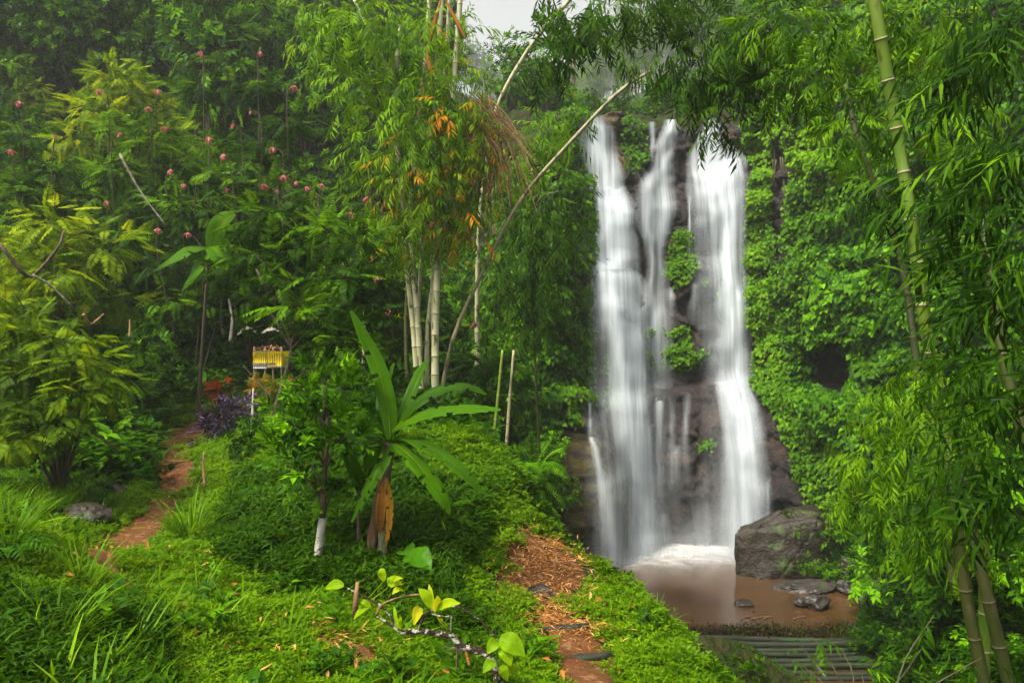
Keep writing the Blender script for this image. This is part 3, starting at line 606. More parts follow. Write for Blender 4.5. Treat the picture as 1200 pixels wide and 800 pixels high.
for k in range(3):
    r = np.random.default_rng(70 + k); cm = MB(); bl = []
    for i in range(9):
        a = r.uniform(0, 6.28); tip = np.array([math.cos(a) * 2.2, math.sin(a) * 2.2, 8.5 + r.uniform(-1, 1)]); b0 = np.array([math.cos(a), math.sin(a), 0]) * .3
        c = bez([b0, b0 * 2 + np.array([0, 0, 5]), tip], 12); cm.add(*tube(c, np.linspace(.06, .015, 12), 5), .5)
        for t in (5, 7, 9, 11): bl.append((c[t], (.85, .85, .8)))
    BAMTREE.append(('bamboo_clump', 'bamboo', [('culm', cm.mesh('culm', M['culm_dull'], True)), ('foliage', crown(bl, 900, BA, .8, r, 0, .5, .2).mesh('foliage', M['bamboo']))]))

def px_of(p): return 600 + K * p[0] / p[1], 400 - K * p[2] / p[1]

def place_words(px, py):
    c = ['at the left edge', 'below the rounded yellow green tree', 'above the upper path', 'above the shrine', 'left of the bamboo clump', 'behind the bamboo clump', 'right of the bamboo clump', 'beside the falls'][int(np.clip((px + 15) // 90, 0, 7))]
    return ['topmost', 'very high', 'high', 'middle height', 'low', 'lower', 'lowest'][int(np.clip((py + 120) // 80, 0, 6))], c
# ------------------------------------------------------------------ trees that fill the slopes
r = np.random.default_rng(101)
zones = {
 'far': ('tall leafy tree fading into mist high on the upper left slope', 'misty trees on the upper left slope'),
 'farf': ('feathery tree fading into mist high on the upper left slope', 'misty feathery trees on the upper left slope'),
 'mid': ('dark leafy tree crowded into the hillside jungle left of the bamboo', 'leafy trees of the left hillside jungle'),
 'midf': ('dark feathery tree crowded into the hillside jungle left of the bamboo', 'feathery trees of the left hillside jungle'),
 'ctr': ('leafy tree on the green slope between the bamboo clump and the falls', 'trees left of the falls'),
}
def zlabel(z, px, py):
    row, col = place_words(px, py)
    a = {'far': 'misty tall leafy tree', 'farf': 'misty feathery tree', 'mid': 'dark leafy tree', 'midf': 'dark feathery tree', 'ctr': 'leafy tree'}[z]
    return '%s on the slope, %s, %s' % (a, row, col), '%ss, %s, %s' % (a, row, col)
spots = []
Yv = 21.0
while Yv < 62:
    step = 1.9 + (Yv - 21) * .055
    for x in np.arange(-.95 * Yv, .2 * Yv, step):
        x2, y2 = x + r.uniform(-.45, .45) * step, Yv + r.uniform(-.45, .45) * step
        spots.append((x2, y2))
    Yv += step
for x, y in spots:
    p = on_ground(x, y); px, py = px_of(p)
    if py < -260 or px < -140 or px > 700: continue
    if px > 470 and y < 26: continue
    if px > 640 and y < 38: continue
    if px > 500 and y > 33 and py < 190: continue
    if px > 440 and y > 33 and py < 60: continue
    if 170 < px < 410 and y < 24: continue
    if y > 33:
        z = 'far' if r.random() < .55 else 'farf'; pr = (TALL if z == 'far' else FEATHER)[r.integers(0, 4)]; s = r.uniform(.7, 1.05) if z == 'far' else r.uniform(1.1, 1.6)
    elif px > 440: z = 'ctr'; pr = LUSH[r.integers(0, 5)]; s = r.uniform(.7, 1.1)
    else:
        if r.random() < .17:
            row, col = place_words(px, py); spawn(BRIGHT[r.integers(0, 2)], p, r.uniform(0, 6.28), r.uniform(.7, 1.1), 'bright yellow green feathery tree on the slope, %s, %s' % (row, col), 'bright feathery trees, %s, %s' % (row, col)); continue
        z = 'midf' if r.random() < .65 else 'mid'; pr = (FEATHER if z == 'midf' else LUSH)[r.integers(0, 5)]; s = r.uniform(.6, .95)
    spawn(pr, p - np.array([0, 0, .1]), r.uniform(0, 6.28), s * np.array([1, 1, r.uniform(.85, 1.2)]), *zlabel(z, px, py))
# behind the falls, in the mist
lab = {0: ('pale misty tree on the ridge behind the waterfall', 'misty trees behind the waterfall'), 1: ('pale misty bamboo clump behind the waterfall brow', 'misty bamboo behind the waterfall')}
for px, Y, k, s in [(500, 120, 0, 1.4), (575, 280, 0, 2.8), (612, 320, 0, 2.6), (640, 300, 0, 2.4), (668, 260, 0, 2.4), (552, 240, 0, 2.0), (705, 310, 0, 3.2), (740, 270, 0, 2.8), (780, 290, 0, 3.0), (812, 310, 0, 3.3), (722, 220, 1, 3.0), (690, 240, 1, 2.7), (755, 210, 1, 2.8), (785, 230, 1, 3.0), (600, 250, 0, 1.9), (628, 220, 0, 1.6), (845, 280, 0, 3.2), (655, 210, 1, 2.4),
                    (700, 150, 1, 1.7), (735, 130, 1, 1.7), (765, 150, 1, 1.9), (800, 130, 1, 1.6), (745, 180, 1, 2.3), (820, 120, 0, 1.4),
                    (850, 66, 1, .9), (880, 84, 0, .9), (920, 48, 0, .9), (960, 56, 0, 1), (1000, 46, 0, .9), (1050, 52, 0, 1), (1110, 46, 0, .9), (620, 40, 0, .55), (655, 38.5, 0, .4), (780, 36.5, 0, .22), (730, 36, 0, .25), (640, 37, 0, .45), (600, 38, 0, .6), (1000, 38, 0, .7), (1060, 36, 0, .7), (930, 38, 0, .6), (870, 38, 0, .5), (1120, 36, 0, .7)]:
    p = on_ground((px - 600) / K * Y, Y); pr = (TALL if Y > 44 else LUSH) if k == 0 else BAMTREE
    spawn(pr[r.integers(0, 3)], p, r.uniform(0, 6.28), s * (1 if Y > 44 or k else 1.5), '%s, %s' % (lab[k][0], 'left of the white sky gap' if px < 560 else 'under the white sky gap' if px < 660 else 'above the left fall' if px < 745 else 'above the right fall' if px < 880 else 'right of the falls'), lab[k][1] + (' left' if px < 560 else ' under the gap' if px < 660 else ' over the left fall' if px < 745 else ' over the right fall' if px < 880 else ' right'))
for i in range(70):
    Y = r.uniform(36.5, 95); px = r.uniform(560, 900); p = on_ground((px - 600) / K * Y, Y); k = 0
    spawn((BAMTREE[r.integers(0, 3)] if k else LUSH[r.integers(0, 5)]), p - np.array([0, 0, .1]), r.uniform(0, 6.28), r.uniform(.28, .5) * (1 + (Y - 36) / 70), 'bushy growth on the plateau over the waterfall brow, %s' % ('above the left fall' if px < 745 else 'above the right fall' if px < 880 else 'right of the falls'), 'growth on the plateau, %d' % (px > 745))
# shrubs under the trees of the left slope, around the shrine and the path
lab = [('low leafy shrub in the undergrowth of the left slope', 'leafy shrubs of the left slope'), ('low feathery shrub in the undergrowth of the left slope', 'feathery shrubs of the left slope')]
for i in range(150):
    px = r.uniform(-60, 480); Y = r.uniform(12, 25); x = (px - 600) / K * Y
    p = on_ground(x, Y); qx, qy = px_of(p)
    if not off_path(np.array([x]), np.array([Y]), .75)[0] or (170 < qx < 470 and qy > 455) or (qx > 100 and qy > 520) or (215 < qx < 400 and Y < 22): continue
    k = int(r.random() < .55); spawn((FESHRUB if k else LOWSHRUB)[r.integers(0, 4)], p - np.array([0, 0, .05]), r.uniform(0, 6.28), r.uniform(.55, 1.0) * (1.0 if Y > 16 else .7), '%s, %s, %s' % ((lab[k][0].split(' in the')[0] + ' in the undergrowth',) + place_words(qx, qy)), '%s, %s, %s' % ((lab[k][1],) + place_words(qx, qy)))
# the slope between the mound and the falls
lab = ('leafy shrub on the dark slope between the mound and the waterfall', 'shrubs between the mound and the waterfall')
for i in range(120):
    px = r.uniform(540, 690); Y = r.uniform(13, 29); x = (px - 600) / K * Y; p = on_ground(x, Y); qx, qy = px_of(p)
    if (qx > 555 and qy > 500 and Y < 18) or qy > 610 or (qy > 520 and qx < 600) or (qx > 640 and qy > 470) or p[2] < -7.6: continue
    spawn(LOWSHRUB[r.integers(0, 4)], p - np.array([0, 0, .05]), r.uniform(0, 6.28), r.uniform(.7, 1.25), *lab)

# ------------------------------------------------------------------ leaf curtains on the cliff
cpx = 600 + K * Xc / Yc; cpy = 400 - K * Zf / Yc
_du = np.gradient(CL, axis=0); _dv = np.gradient(CL, axis=1); AREA = np.linalg.norm(np.cross(_du, _dv), axis=-1)
NRM = np.stack([np.repeat(nu_[:, 0:1], nv, 1), np.repeat(nu_[:, 1:2], nv, 1), Xc * 0 + .1], -1)
def curtain(mask, n, size, seed, label, group=None, thick=.35, mat='ivy', tint=.5, name='ivy_curtain', cat='ivy', dens=True, tpl=None, fluff=2.0):
    r = np.random.default_rng(seed); wgt = (AREA * mask).ravel(); tot = wgt.sum()
    if tot <= 0: return
    if dens: n = int(n * tot)
    idx = r.choice(len(wgt), n, p=wgt / tot); pos = CL.reshape(-1, 3)[idx] + r.normal(0, .06, (n, 3)); nm = nrm(NRM.reshape(-1, 3)[idx])
    bulk = .5 + .5 * fbm(pos * fluff * .55, 3, 77); bulk2 = .5 + .5 * fbm(pos * np.array([1.7, 1.7, .8]), 2, 78)
    out = thick * (bulk * 1.2 + bulk2 * .6) * r.uniform(.55, 1.05, n) + .04
    pos = pos + nm * out[:, None]
    d = nrm(np.array([0, 0, -1.]) + nm * .55 + r.normal(0, .38, (n, 3))); up = nrm(nm + np.array([0, 0, .55]) + r.normal(0, .25, (n, 3)))
    T = tint + .18 * (bulk2 - .5) + r.normal(0, .15, n)
    c = np.array([pos[:, 0].mean(), pos[:, 1].mean(), pos[:, 2].min()])
    o = obj(name, MB().cloud(tpl or IVY, pos - c, frames(d, up), size * r.uniform(.6, 1.2, n), T, 0, .05).mesh(name, M[mat]), None, c)
    return tag(o, label, cat, group)
edge = np.interp(cpy, [100, 200, 300, 400, 440, 470, 520, 580, 640], [872, 878, 872, 876, 888, 905, 930, 952, 985]) + 10 * fbm(np.stack([cpx * .02, cpy * .02, cpx * 0], -1), 3, 5)
right = (cpx > edge) & (np.arange(nu)[:, None] > 150)
hole = (((cpx - 985) / 23) ** 2 + ((cpy - 434) / 27) ** 2 < 1 + .4 * fbm(np.stack([cpx * .05, cpy * .05, cpx * 0], -1), 2, 66))
roots = (np.abs(cpx - 915 + (cpy - 300) * .03) < 11) & (cpy > 165) & (cpy < 330) & (fbm(np.stack([cpx * .06, cpy * .012, cpx * 0], -1), 2, 15) > -.25)
carpet = right & (cpx < 905 + np.clip(cpy - 330, 0, 400) * .32 + np.clip(cpy - 480, 0, 90) * .6) & ~roots
curtain(carpet & (cpy < 300), 190, .17, 1, 'upper strip of small leaved vine hanging beside the right waterfall', None, .22, tint=.75)
curtain(carpet & (cpy >= 300) & (cpy < 440), 190, .17, 2, 'dense carpet of small bright leaves beside the middle of the right waterfall', None, .28, tint=.72)
curtain(carpet & (cpy >= 440), 180, .18, 3, 'dense carpet of small bright leaves above the rounded rock beside the big boulder', None, .3, tint=.66)
rest = right & ~carpet & ~hole & ~roots
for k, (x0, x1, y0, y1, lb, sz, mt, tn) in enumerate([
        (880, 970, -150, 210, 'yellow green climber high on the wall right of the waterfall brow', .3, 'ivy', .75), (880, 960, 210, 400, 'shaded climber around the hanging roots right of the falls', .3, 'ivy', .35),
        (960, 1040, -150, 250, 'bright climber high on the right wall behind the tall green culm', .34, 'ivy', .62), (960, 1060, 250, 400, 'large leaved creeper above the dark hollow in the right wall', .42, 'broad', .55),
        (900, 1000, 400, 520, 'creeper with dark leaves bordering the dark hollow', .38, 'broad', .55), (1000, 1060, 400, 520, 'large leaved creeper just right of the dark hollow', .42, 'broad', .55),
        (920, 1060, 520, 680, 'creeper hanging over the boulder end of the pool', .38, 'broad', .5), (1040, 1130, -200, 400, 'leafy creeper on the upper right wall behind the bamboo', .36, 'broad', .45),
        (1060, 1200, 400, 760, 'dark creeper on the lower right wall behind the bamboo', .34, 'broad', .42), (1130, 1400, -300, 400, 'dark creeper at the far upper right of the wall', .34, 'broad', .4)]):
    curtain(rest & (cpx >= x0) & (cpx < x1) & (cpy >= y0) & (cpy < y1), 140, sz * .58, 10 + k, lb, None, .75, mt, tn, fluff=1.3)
left = (cpx < 700) & (np.arange(nu)[:, None] > 30)
def ell(cx, cy, rx, ry, sd=0): return (((cpx - cx) / rx) ** 2 + ((cpy - cy) / ry) ** 2 + .35 * fbm(np.stack([cpx * .06, cpy * .06, cpx * 0 + sd], -1), 3, 8) < 1) & (np.arange(nu)[:, None] < 300)
curtain(ell(797, 303, 19, 33), 190, .16, 30, 'bright green plant patch on the rock between the middle and right falls, upper one', None, .3, tint=.65, name='ivy_patch')
curtain(ell(795, 411, 18, 27), 190, .16, 31, 'bright green plant patch on the rock between the falls, lower one', None, .25, tint=.6, name='ivy_patch')
curtain(ell(768, 410, 14, 30), 150, .15, 32, 'green plant patch half veiled by spray beside the lower bright patch', None, .15, tint=.5, name='ivy_patch')
curtain(ell(822, 418, 7, 8), 90, .2, 33, 'tiny green tuft on bare rock right of the lower bright patch', None, .12, tint=.5, name='ivy_patch')
curtain(ell(716, 440, 14, 40), 55, .22, 36, 'green plant patch behind the narrow left waterfall', None, .1, tint=.5, name='ivy_patch')
curtain(ell(857, 330, 14, 60), 55, .22, 37, 'green plant patch behind the right waterfall curtain', None, .08, tint=.5, name='ivy_patch')
curtain(ell(829, 520, 12, 5), 90, .2, 38, 'small moss green tuft on a ledge low between the falls', None, .1, tint=.45, name='ivy_patch')
curtain(ell(826, 331, 6, 5), 90, .2, 39, 'tiny green tuft above a ledge left of the right waterfall', None, .1, tint=.5, name='ivy_patch')
curtain((cpx < 692) & left & (cpy > 285) & (cpy < 360) & (cpx > 655) & (fbm(np.stack([cpx * .03, cpy * .03, cpx * 0], -1), 2, 3) > -.2), 170, .17, 34, 'bright hanging vine on the rock left of the tallest waterfall, upper bunch', None, .35, tint=.6)
curtain((cpx < 692) & left & (cpy >= 360) & (cpy < 470), 170, .17, 35, 'bright hanging vine on the rock left of the tallest waterfall, lower sheet', None, .4, tint=.52)
curtain(ell(670, 483, 12, 14), 90, .24, 40, 'small hanging plant clump under the left vine sheet', None, .3, tint=.55, name='ivy_patch')
curtain(left & (cpx > 590) & (cpx < 690) & (cpy > 190) & (cpy < 285), 120, .2, 41, 'loose green creeper on the slope left of the waterfall brow', None, .6, 'ivy', .55)
curtain(left & (cpx > 560) & (cpx < 690) & (cpy > 110) & (cpy < 190) & (cpy > 130), 90, .2, 42, 'thin creeper over the ochre bank left of the waterfall brow', None, .5, 'ivy', .5)
curtain(left & (cpx > 520) & (cpx < 655) & (cpy > 285) & (cpy < 560), 110, .2, 43, 'dark green creeper covering the slope above the big fern', None, .7, 'broad', .5)
curtain(ell(742, 165, 16, 36) & (cpy < 215), 80, .17, 44, 'thin green growth on the ochre bank between the left and middle falls', None, .15, tint=.5, name='ivy_patch')
# hanging roots and dry vines on the right wall
for k in range(14):
    c, n = cliff_at(902 + 2.6 * k + rng.uniform(-3, 3), 175 + rng.uniform(0, 20)); L_ = rng.uniform(2.5, 6.5); a = c + n * rng.uniform(.3, .6)
    q = bez([a, a + np.array([rng.uniform(-.2, .2), -.1, -L_ * .5]), a + np.array([rng.uniform(-.3, .3), 0, -L_])], 10)
    tag(obj('hanging_root', MB().add(*tube(q - a, np.linspace(.035, .015, 10), 5)).mesh('hanging_root', M['bark'], True), None, a), 'thin brown root hanging down the wall right of the falls', 'root', 'roots hanging on the right wall')

# ------------------------------------------------------------------ ground cover (beyond counting)
def scatter(name, pos, rot, scl, idx, protos, label=None):
    me = bpy.data.meshes.new(name); me.vertices.add(len(pos)); me.vertices.foreach_set('co', np.asarray(pos, np.float32).ravel())
    for nm, ty, key, val in (('rot', 'FLOAT_VECTOR', 'vector', np.asarray(rot)), ('scl', 'FLOAT', 'value', np.asarray(scl)), ('idx', 'INT', 'value', np.asarray(idx))):
        a = me.attributes.new(nm, ty, 'POINT'); a.data.foreach_set(key, val.astype(np.int32 if ty == 'INT' else np.float32).ravel())
    coll = bpy.data.collections.new(name + '_kinds')
    for k, p in enumerate(protos): coll.objects.link(bpy.data.objects.new('%s_kind_%02d' % (name, k), p))
    ng = bpy.data.node_groups.new(name, 'GeometryNodeTree'); ng.interface.new_socket('Geometry', in_out='INPUT', socket_type='NodeSocketGeometry'); ng.interface.new_socket('Geometry', in_out='OUTPUT', socket_type='NodeSocketGeometry')
    n = ng.nodes.new; gi = n('NodeGroupInput'); go = n('NodeGroupOutput'); ip = n('GeometryNodeInstanceOnPoints'); ci = n('GeometryNodeCollectionInfo')
    ci.inputs['Collection'].default_value = coll; ci.inputs['Separate Children'].default_value = True; ci.inputs['Reset Children'].default_value = True
    def at(nm, ty):
        x = n('GeometryNodeInputNamedAttribute'); x.data_type = ty; x.inputs['Name'].default_value = nm; return x.outputs['Attribute']
    er = n('FunctionNodeEulerToRotation'); L = ng.links.new
    L(at('rot', 'FLOAT_VECTOR'), er.inputs[0]); L(er.outputs[0], ip.inputs['Rotation']); L(at('scl', 'FLOAT'), ip.inputs['Scale']); L(at('idx', 'INT'), ip.inputs['Instance Index'])
    ip.inputs['Pick Instance'].default_value = True; L(ci.outputs[0], ip.inputs['Instance']); L(gi.outputs[0], ip.inputs['Points']); L(ip.outputs[0], go.inputs[0])
    o = obj(name, me); md = o.modifiers.new('scatter', 'NODES'); md.node_group = ng
    return tag(o, label, None, None, 'stuff')
def cover_tuft(seed, mat, rad, n, h, ll, lw, tint, updir=.5, leaves=5):
    "a handful of creeping stems, each with a few narrow leaves"
    r = np.random.default_rng(seed); mb = MB(); a = r.uniform(0, 6.28, n); rr = rad * np.sqrt(r.random(n)); b = np.stack([np.cos(a) * rr, np.sin(a) * rr, r.random(n) * h * .6], -1)
    ph = r.uniform(0, 6.28, (n, leaves)); pos = b[:, None] + np.array([0, 0, 1.]) * (np.arange(leaves) / leaves * h * .6)[None, :, None]
    d = np.stack([np.cos(ph), np.sin(ph), np.full(ph.shape, updir) + r.normal(0, .35, ph.shape)], -1).reshape(-1, 3); pos = pos.reshape(-1, 3)
    N_ = len(pos); T = np.repeat(tint + r.normal(0, .13, n), leaves) + r.normal(0, .07, N_)
    mb.cloud(leaf2(lw, .04, .18, .4), pos, frames(d, np.tile([0, 0, 1.], (N_, 1))), ll * r.uniform(.6, 1.25, N_), T); return mb.mesh('tuft', mat)
BLADE = (np.array([(-.5, 0, 0), (.5, 0, 0), (.42, .38, .02), (-.42, .38, .02), (.3, .72, -.08), (-.3, .72, -.08), (.02, 1, -.26), (-.02, 1, -.26)]) * np.array([.045, 1, 1]), np.array([(0, 1, 2, 3), (3, 2, 4, 5), (5, 4, 6, 7)]))
def grass_tuft(seed, mat, rad, n, ll, tint, spread=.45, wide=1.0):
    r = np.random.default_rng(seed); a = r.uniform(0, 6.28, n); rr = rad * np.sqrt(r.random(n)); pos = np.stack([np.cos(a) * rr, np.sin(a) * rr, np.zeros(n)], -1)
    d = np.stack([np.cos(a) * spread, np.sin(a) * spread, np.ones(n)], -1) + r.normal(0, .22, (n, 3)); up = np.stack([-np.cos(a), -np.sin(a), np.full(n, .4)], -1) + r.normal(0, .2, (n, 3))
    t = (BLADE[0] * np.array([wide, 1, 1]), BLADE[1])
    return MB().cloud(t, pos, frames(d, up), ll * r.uniform(.55, 1.15, n), tint + r.normal(0, .14, n)).mesh('tuft', mat)
r = np.random.default_rng(202)
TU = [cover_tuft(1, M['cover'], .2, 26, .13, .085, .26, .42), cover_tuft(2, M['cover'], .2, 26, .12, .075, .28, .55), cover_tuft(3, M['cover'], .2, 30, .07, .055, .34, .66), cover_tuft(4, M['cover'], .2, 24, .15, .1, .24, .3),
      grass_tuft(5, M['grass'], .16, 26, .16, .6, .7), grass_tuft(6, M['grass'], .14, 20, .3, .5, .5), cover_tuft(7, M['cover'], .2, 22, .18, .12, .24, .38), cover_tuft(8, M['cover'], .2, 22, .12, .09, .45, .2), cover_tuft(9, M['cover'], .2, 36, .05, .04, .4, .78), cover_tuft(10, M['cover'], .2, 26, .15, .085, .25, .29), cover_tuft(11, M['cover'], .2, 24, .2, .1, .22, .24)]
nP = 30000
Y = np.exp(r.uniform(math.log(2.6), math.log(24), nP)); px = r.uniform(-60, 900, nP); x = (px - 600) / K * Y; z = H(x, Y); qy = 400 - K * z / Y
ok = (off_path(x, Y, np.where(px < 450, .06, .0)) | (vnoise(np.stack([x * 2.6, Y * 2.6, x * 0], -1), 91) > np.where(px < 450, .5, .75))) & (fbm(np.stack([x * 1.3, Y * 1.3, x * 0], -1), 3, 92) > -.95) & (z > -8.1) & (qy < 900); x, Y, z, px, qy = x[ok], Y[ok], z[ok], px[ok], qy[ok]
nz = fbm(np.stack([x * .8, Y * .8, x * 0], -1), 3, 60) + r.normal(0, .25, len(x))
pdist = np.min([np.hypot(x[:, None] - c[None, ::4, 0], Y[:, None] - c[None, ::4, 1]).min(1) for c, _ in PATHS], axis=0)
idx = np.where(nz > .25, 1, np.where(nz < -.35, 3, 0))
lawn = (px > 110) & (px < 480) & (qy > 690 + 55 * sstep(250, 150, px)) ; idx = np.where(lawn, np.where(nz > .3, 4, np.where(nz > -.15, 2, 8)), idx)
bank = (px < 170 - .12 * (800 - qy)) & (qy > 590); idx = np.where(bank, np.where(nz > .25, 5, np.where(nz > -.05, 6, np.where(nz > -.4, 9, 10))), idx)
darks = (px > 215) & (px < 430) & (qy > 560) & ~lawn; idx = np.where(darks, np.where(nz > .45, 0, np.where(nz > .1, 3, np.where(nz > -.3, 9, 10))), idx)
face = (px > 400) & (px < 622) & (qy > 565 + 12 * nz) & (qy < 712); idx = np.where(face, np.where(nz > .45, 0, np.where(nz > .1, 3, np.where(nz > -.3, 9, 10))), idx)  # darker tufts put the shade on the mound's face into leaf colour
mound = (px > 455) & (px < 680) & (qy > 470) & (qy < 570); idx = np.where(mound, np.where(nz > .1, 2, np.where(nz > -.3, 1, 8)), idx)
edgeR = (px > 640) & (qy > 600); idx = np.where(edgeR, np.where(nz > .2, 2, np.where(nz > -.4, 1, 0)), idx)
gr = (px < 300) & (qy < 560) & (qy > 470); idx = np.where(gr, np.where(nz > 0, 7, np.where(nz > -.3, 1, 6)), idx)
idx = np.where(pdist < np.where(px < 450, 1.1, .8), np.where(nz > .1, 8, 2), idx)
rot = np.stack([r.normal(0, .15, len(x)), r.normal(0, .15, len(x)), r.uniform(0, 6.28, len(x))], -1)
# the tufts lean with the ground
e = .08; gxn = -(H(x + e, Y) - H(x - e, Y)) / (2 * e); gyn = -(H(x, Y + e) - H(x, Y - e)) / (2 * e); nn = nrm(np.stack([gxn, gyn, np.ones(len(x))], -1))
rot[:, 0] += np.arctan2(-nn[:, 1], nn[:, 2]) * .6; rot[:, 1] += np.arctan2(nn[:, 0], nn[:, 2]) * .6
Rz = np.stack([np.zeros(len(x)), np.zeros(len(x)), rot[:, 2]], -1)
rot = np.stack([rot[:, 0], rot[:, 1], np.zeros(len(x))], -1)        # leaning matters more than turning: the kinds differ enough
sc = np.clip(.55 + Y * .055, .7, 1.7) * r.uniform(.75, 1.25, len(x))
flip = r.random(len(x)) < .5; rot[:, 2] = np.where(flip, r.uniform(-.8, .8, len(x)), r.uniform(-.8, .8, len(x)))
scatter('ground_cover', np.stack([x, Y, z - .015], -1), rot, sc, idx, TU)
nP = 260; Y2 = np.exp(r.uniform(math.log(3.4), math.log(14), nP)); px2 = r.uniform(-40, 800, nP); x2 = (px2 - 600) / K * Y2; z2 = H(x2, Y2); ok = off_path(x2, Y2, .05) & (z2 > -3.4); x2, Y2, z2 = x2[ok], Y2[ok], z2[ok]
WEED = [grass_tuft(60, M['grass'], .05, 9, .3, .55, .7, 1.3), cover_tuft(61, M['broad'], .1, 6, .2, .11, .5, .55, .5, 5), cover_tuft(62, M['lime'], .05, 2, .16, .07, .5, .05, .6, 5), grass_tuft(63, M['grass'], .04, 7, .4, .7, .5, 1.0)]
scatter('weeds', np.stack([x2, Y2, z2 + .02], -1), np.stack([r.normal(0, .2, len(x2)), r.normal(0, .2, len(x2)), r.uniform(0, 6.28, len(x2))], -1), r.uniform(.6, 1.2, len(x2)), r.choice(4, len(x2), p=[.35, .3, .08, .27]), WEED)
nP = 260; Y2 = np.exp(r.uniform(math.log(3.4), math.log(12), nP)); px2 = r.uniform(-40, 780, nP); x2 = (px2 - 600) / K * Y2; z2 = H(x2, Y2); DL = [MB().cloud(leaf2(.34, .12, .2), np.zeros((1, 3)), np.eye(3)[None], .11, t_).mesh('dead_leaf', M['straw']) for t_ in (.2, .5, .85)]
scatter('fallen_leaves', np.stack([x2, Y2, z2 + .11], -1), np.stack([r.normal(0, .4, nP), r.normal(0, .4, nP), r.uniform(0, 6.28, nP)], -1), r.uniform(.4, 1.1, nP), r.integers(0, 3, nP), DL)
# undergrowth of the higher slopes
UG = [cover_tuft(20 + k, M['broad'], .5, 34, .4, .22, .42, .35 + .12 * k, .3, 4) for k in range(3)] + [cover_tuft(25, M['cover'], .5, 44, .25, .14, .34, .3, .4, 5)]
nP = 7000; Y = r.uniform(12, 48, nP) ** 1.0; px = r.uniform(-80, 700, nP); x = (px - 600) / K * Y; z = H(x, Y); qy = 400 - K * z / Y
ok = off_path(x, Y, .3) & (z > -8) & ~((qy > 470) & (px > 170) & (px < 470)) & ~((px > 455) & (px < 640) & (Y < 13)) & (plan_dist(x, Y) < .5) & ~((px > 545) & (Y < 17.5)); x, Y, z = x[ok], Y[ok], z[ok]
scatter('undergrowth', np.stack([x, Y, z], -1), np.stack([r.normal(0, .2, len(x)), r.normal(0, .2, len(x)), r.uniform(0, 6.28, len(x))], -1), r.uniform(.7, 1.5, len(x)), r.integers(0, 4, len(x)), UG)
# right bank
nP = 5000; Y = np.exp(r.uniform(math.log(4), math.log(27), nP)); px = r.uniform(900, 1330, nP); x = (px - 600) / K * Y; z = H(x, Y)
ok = (z > -8.35); x, Y, z = x[ok], Y[ok], z[ok]
scatter('bank_undergrowth', np.stack([x, Y, z], -1), np.stack([r.normal(0, .2, len(x)), r.normal(0, .2, len(x)), r.uniform(0, 6.28, len(x))], -1), r.uniform(.5, 1.0, len(x)) * np.clip(Y / 14, .5, 1.1), r.integers(0, 4, len(x)), UG)
lab = ('dark leafy shrub on the steep bank right of the pool', 'shrubs of the right bank')
def bank_words(px, py): return ['highest', 'upper', 'middle', 'lower', 'lowest'][int(np.clip((py - 420) // 85, 0, 4))], ['beside the boulder', 'left of the mossy culms', 'behind the mossy culms', 'at the right edge'][int(np.clip((px - 960) // 70, 0, 3))]
for i in range(95):
    px = r.uniform(960, 1300); Y = r.uniform(8.5, 27); x = (px - 600) / K * Y; p = on_ground(x, Y); qx, qy = px_of(p)
    if p[2] < -8.0 or plan_dist(np.array([x]), np.array([Y]))[0] > -.5 or (qx < 1050 and qy < 745 and Y < 21) or (qx < 1090 and qy > 735): continue
    spawn(LOWSHRUB[r.integers(0, 4)], p - np.array([0, 0, .05]), r.uniform(0, 6.28), r.uniform(.8, 1.4) * np.clip(Y / 15, .6, 1), 'dark leafy shrub on the right bank, %s, %s' % bank_words(qx, qy), 'right bank shrubs, %s, %s' % bank_words(qx, qy))

# dry straw and fallen bamboo leaves
ST = [MB().cloud(leaf1(.07 + .03 * k, .5, .05), np.random.default_rng(k).normal(0, .12, (14, 3)) * np.array([1, 1, .06]), frames(nrm(np.random.default_rng(k + 5).normal(size=(14, 3)) * np.array([1, 1, .12])), np.tile([0, 0, 1.], (14, 1))), np.random.default_rng(k + 9).uniform(.04, .11, 14), np.random.default_rng(k + 3).uniform(0, 1, 14)).mesh('straw', M['straw']) for k in range(3)]
pts = []
for (c, wd), n in ((pathA, 60), (pathB, 330), (pathC, 20)):
    k = r.integers(0, len(c) if c is not pathB[0] else int(len(c) * .75), n); o = np.clip(r.normal(0, .26, n), -.5, .5) * wd[k]; pts.append(np.stack([c[k, 0] + o, c[k, 1] + r.normal(0, .1, n)], -1))
q = np.stack([r.uniform(-3, 0.5, 50), r.uniform(3.5, 9, 50)], -1); pts.append(q); pts = np.concatenate(pts); z = H(pts[:, 0], pts[:, 1]) + .05; z[-50:] += .05
scatter('fallen_straw', np.c_[pts, z], np.stack([r.normal(0, .1, len(z)), r.normal(0, .1, len(z)), r.uniform(0, 6.28, len(z))], -1), np.where(np.arange(len(z)) > len(z) - 51, .45, r.uniform(.6, 1.2, len(z))), r.integers(0, 3, len(z)), ST)

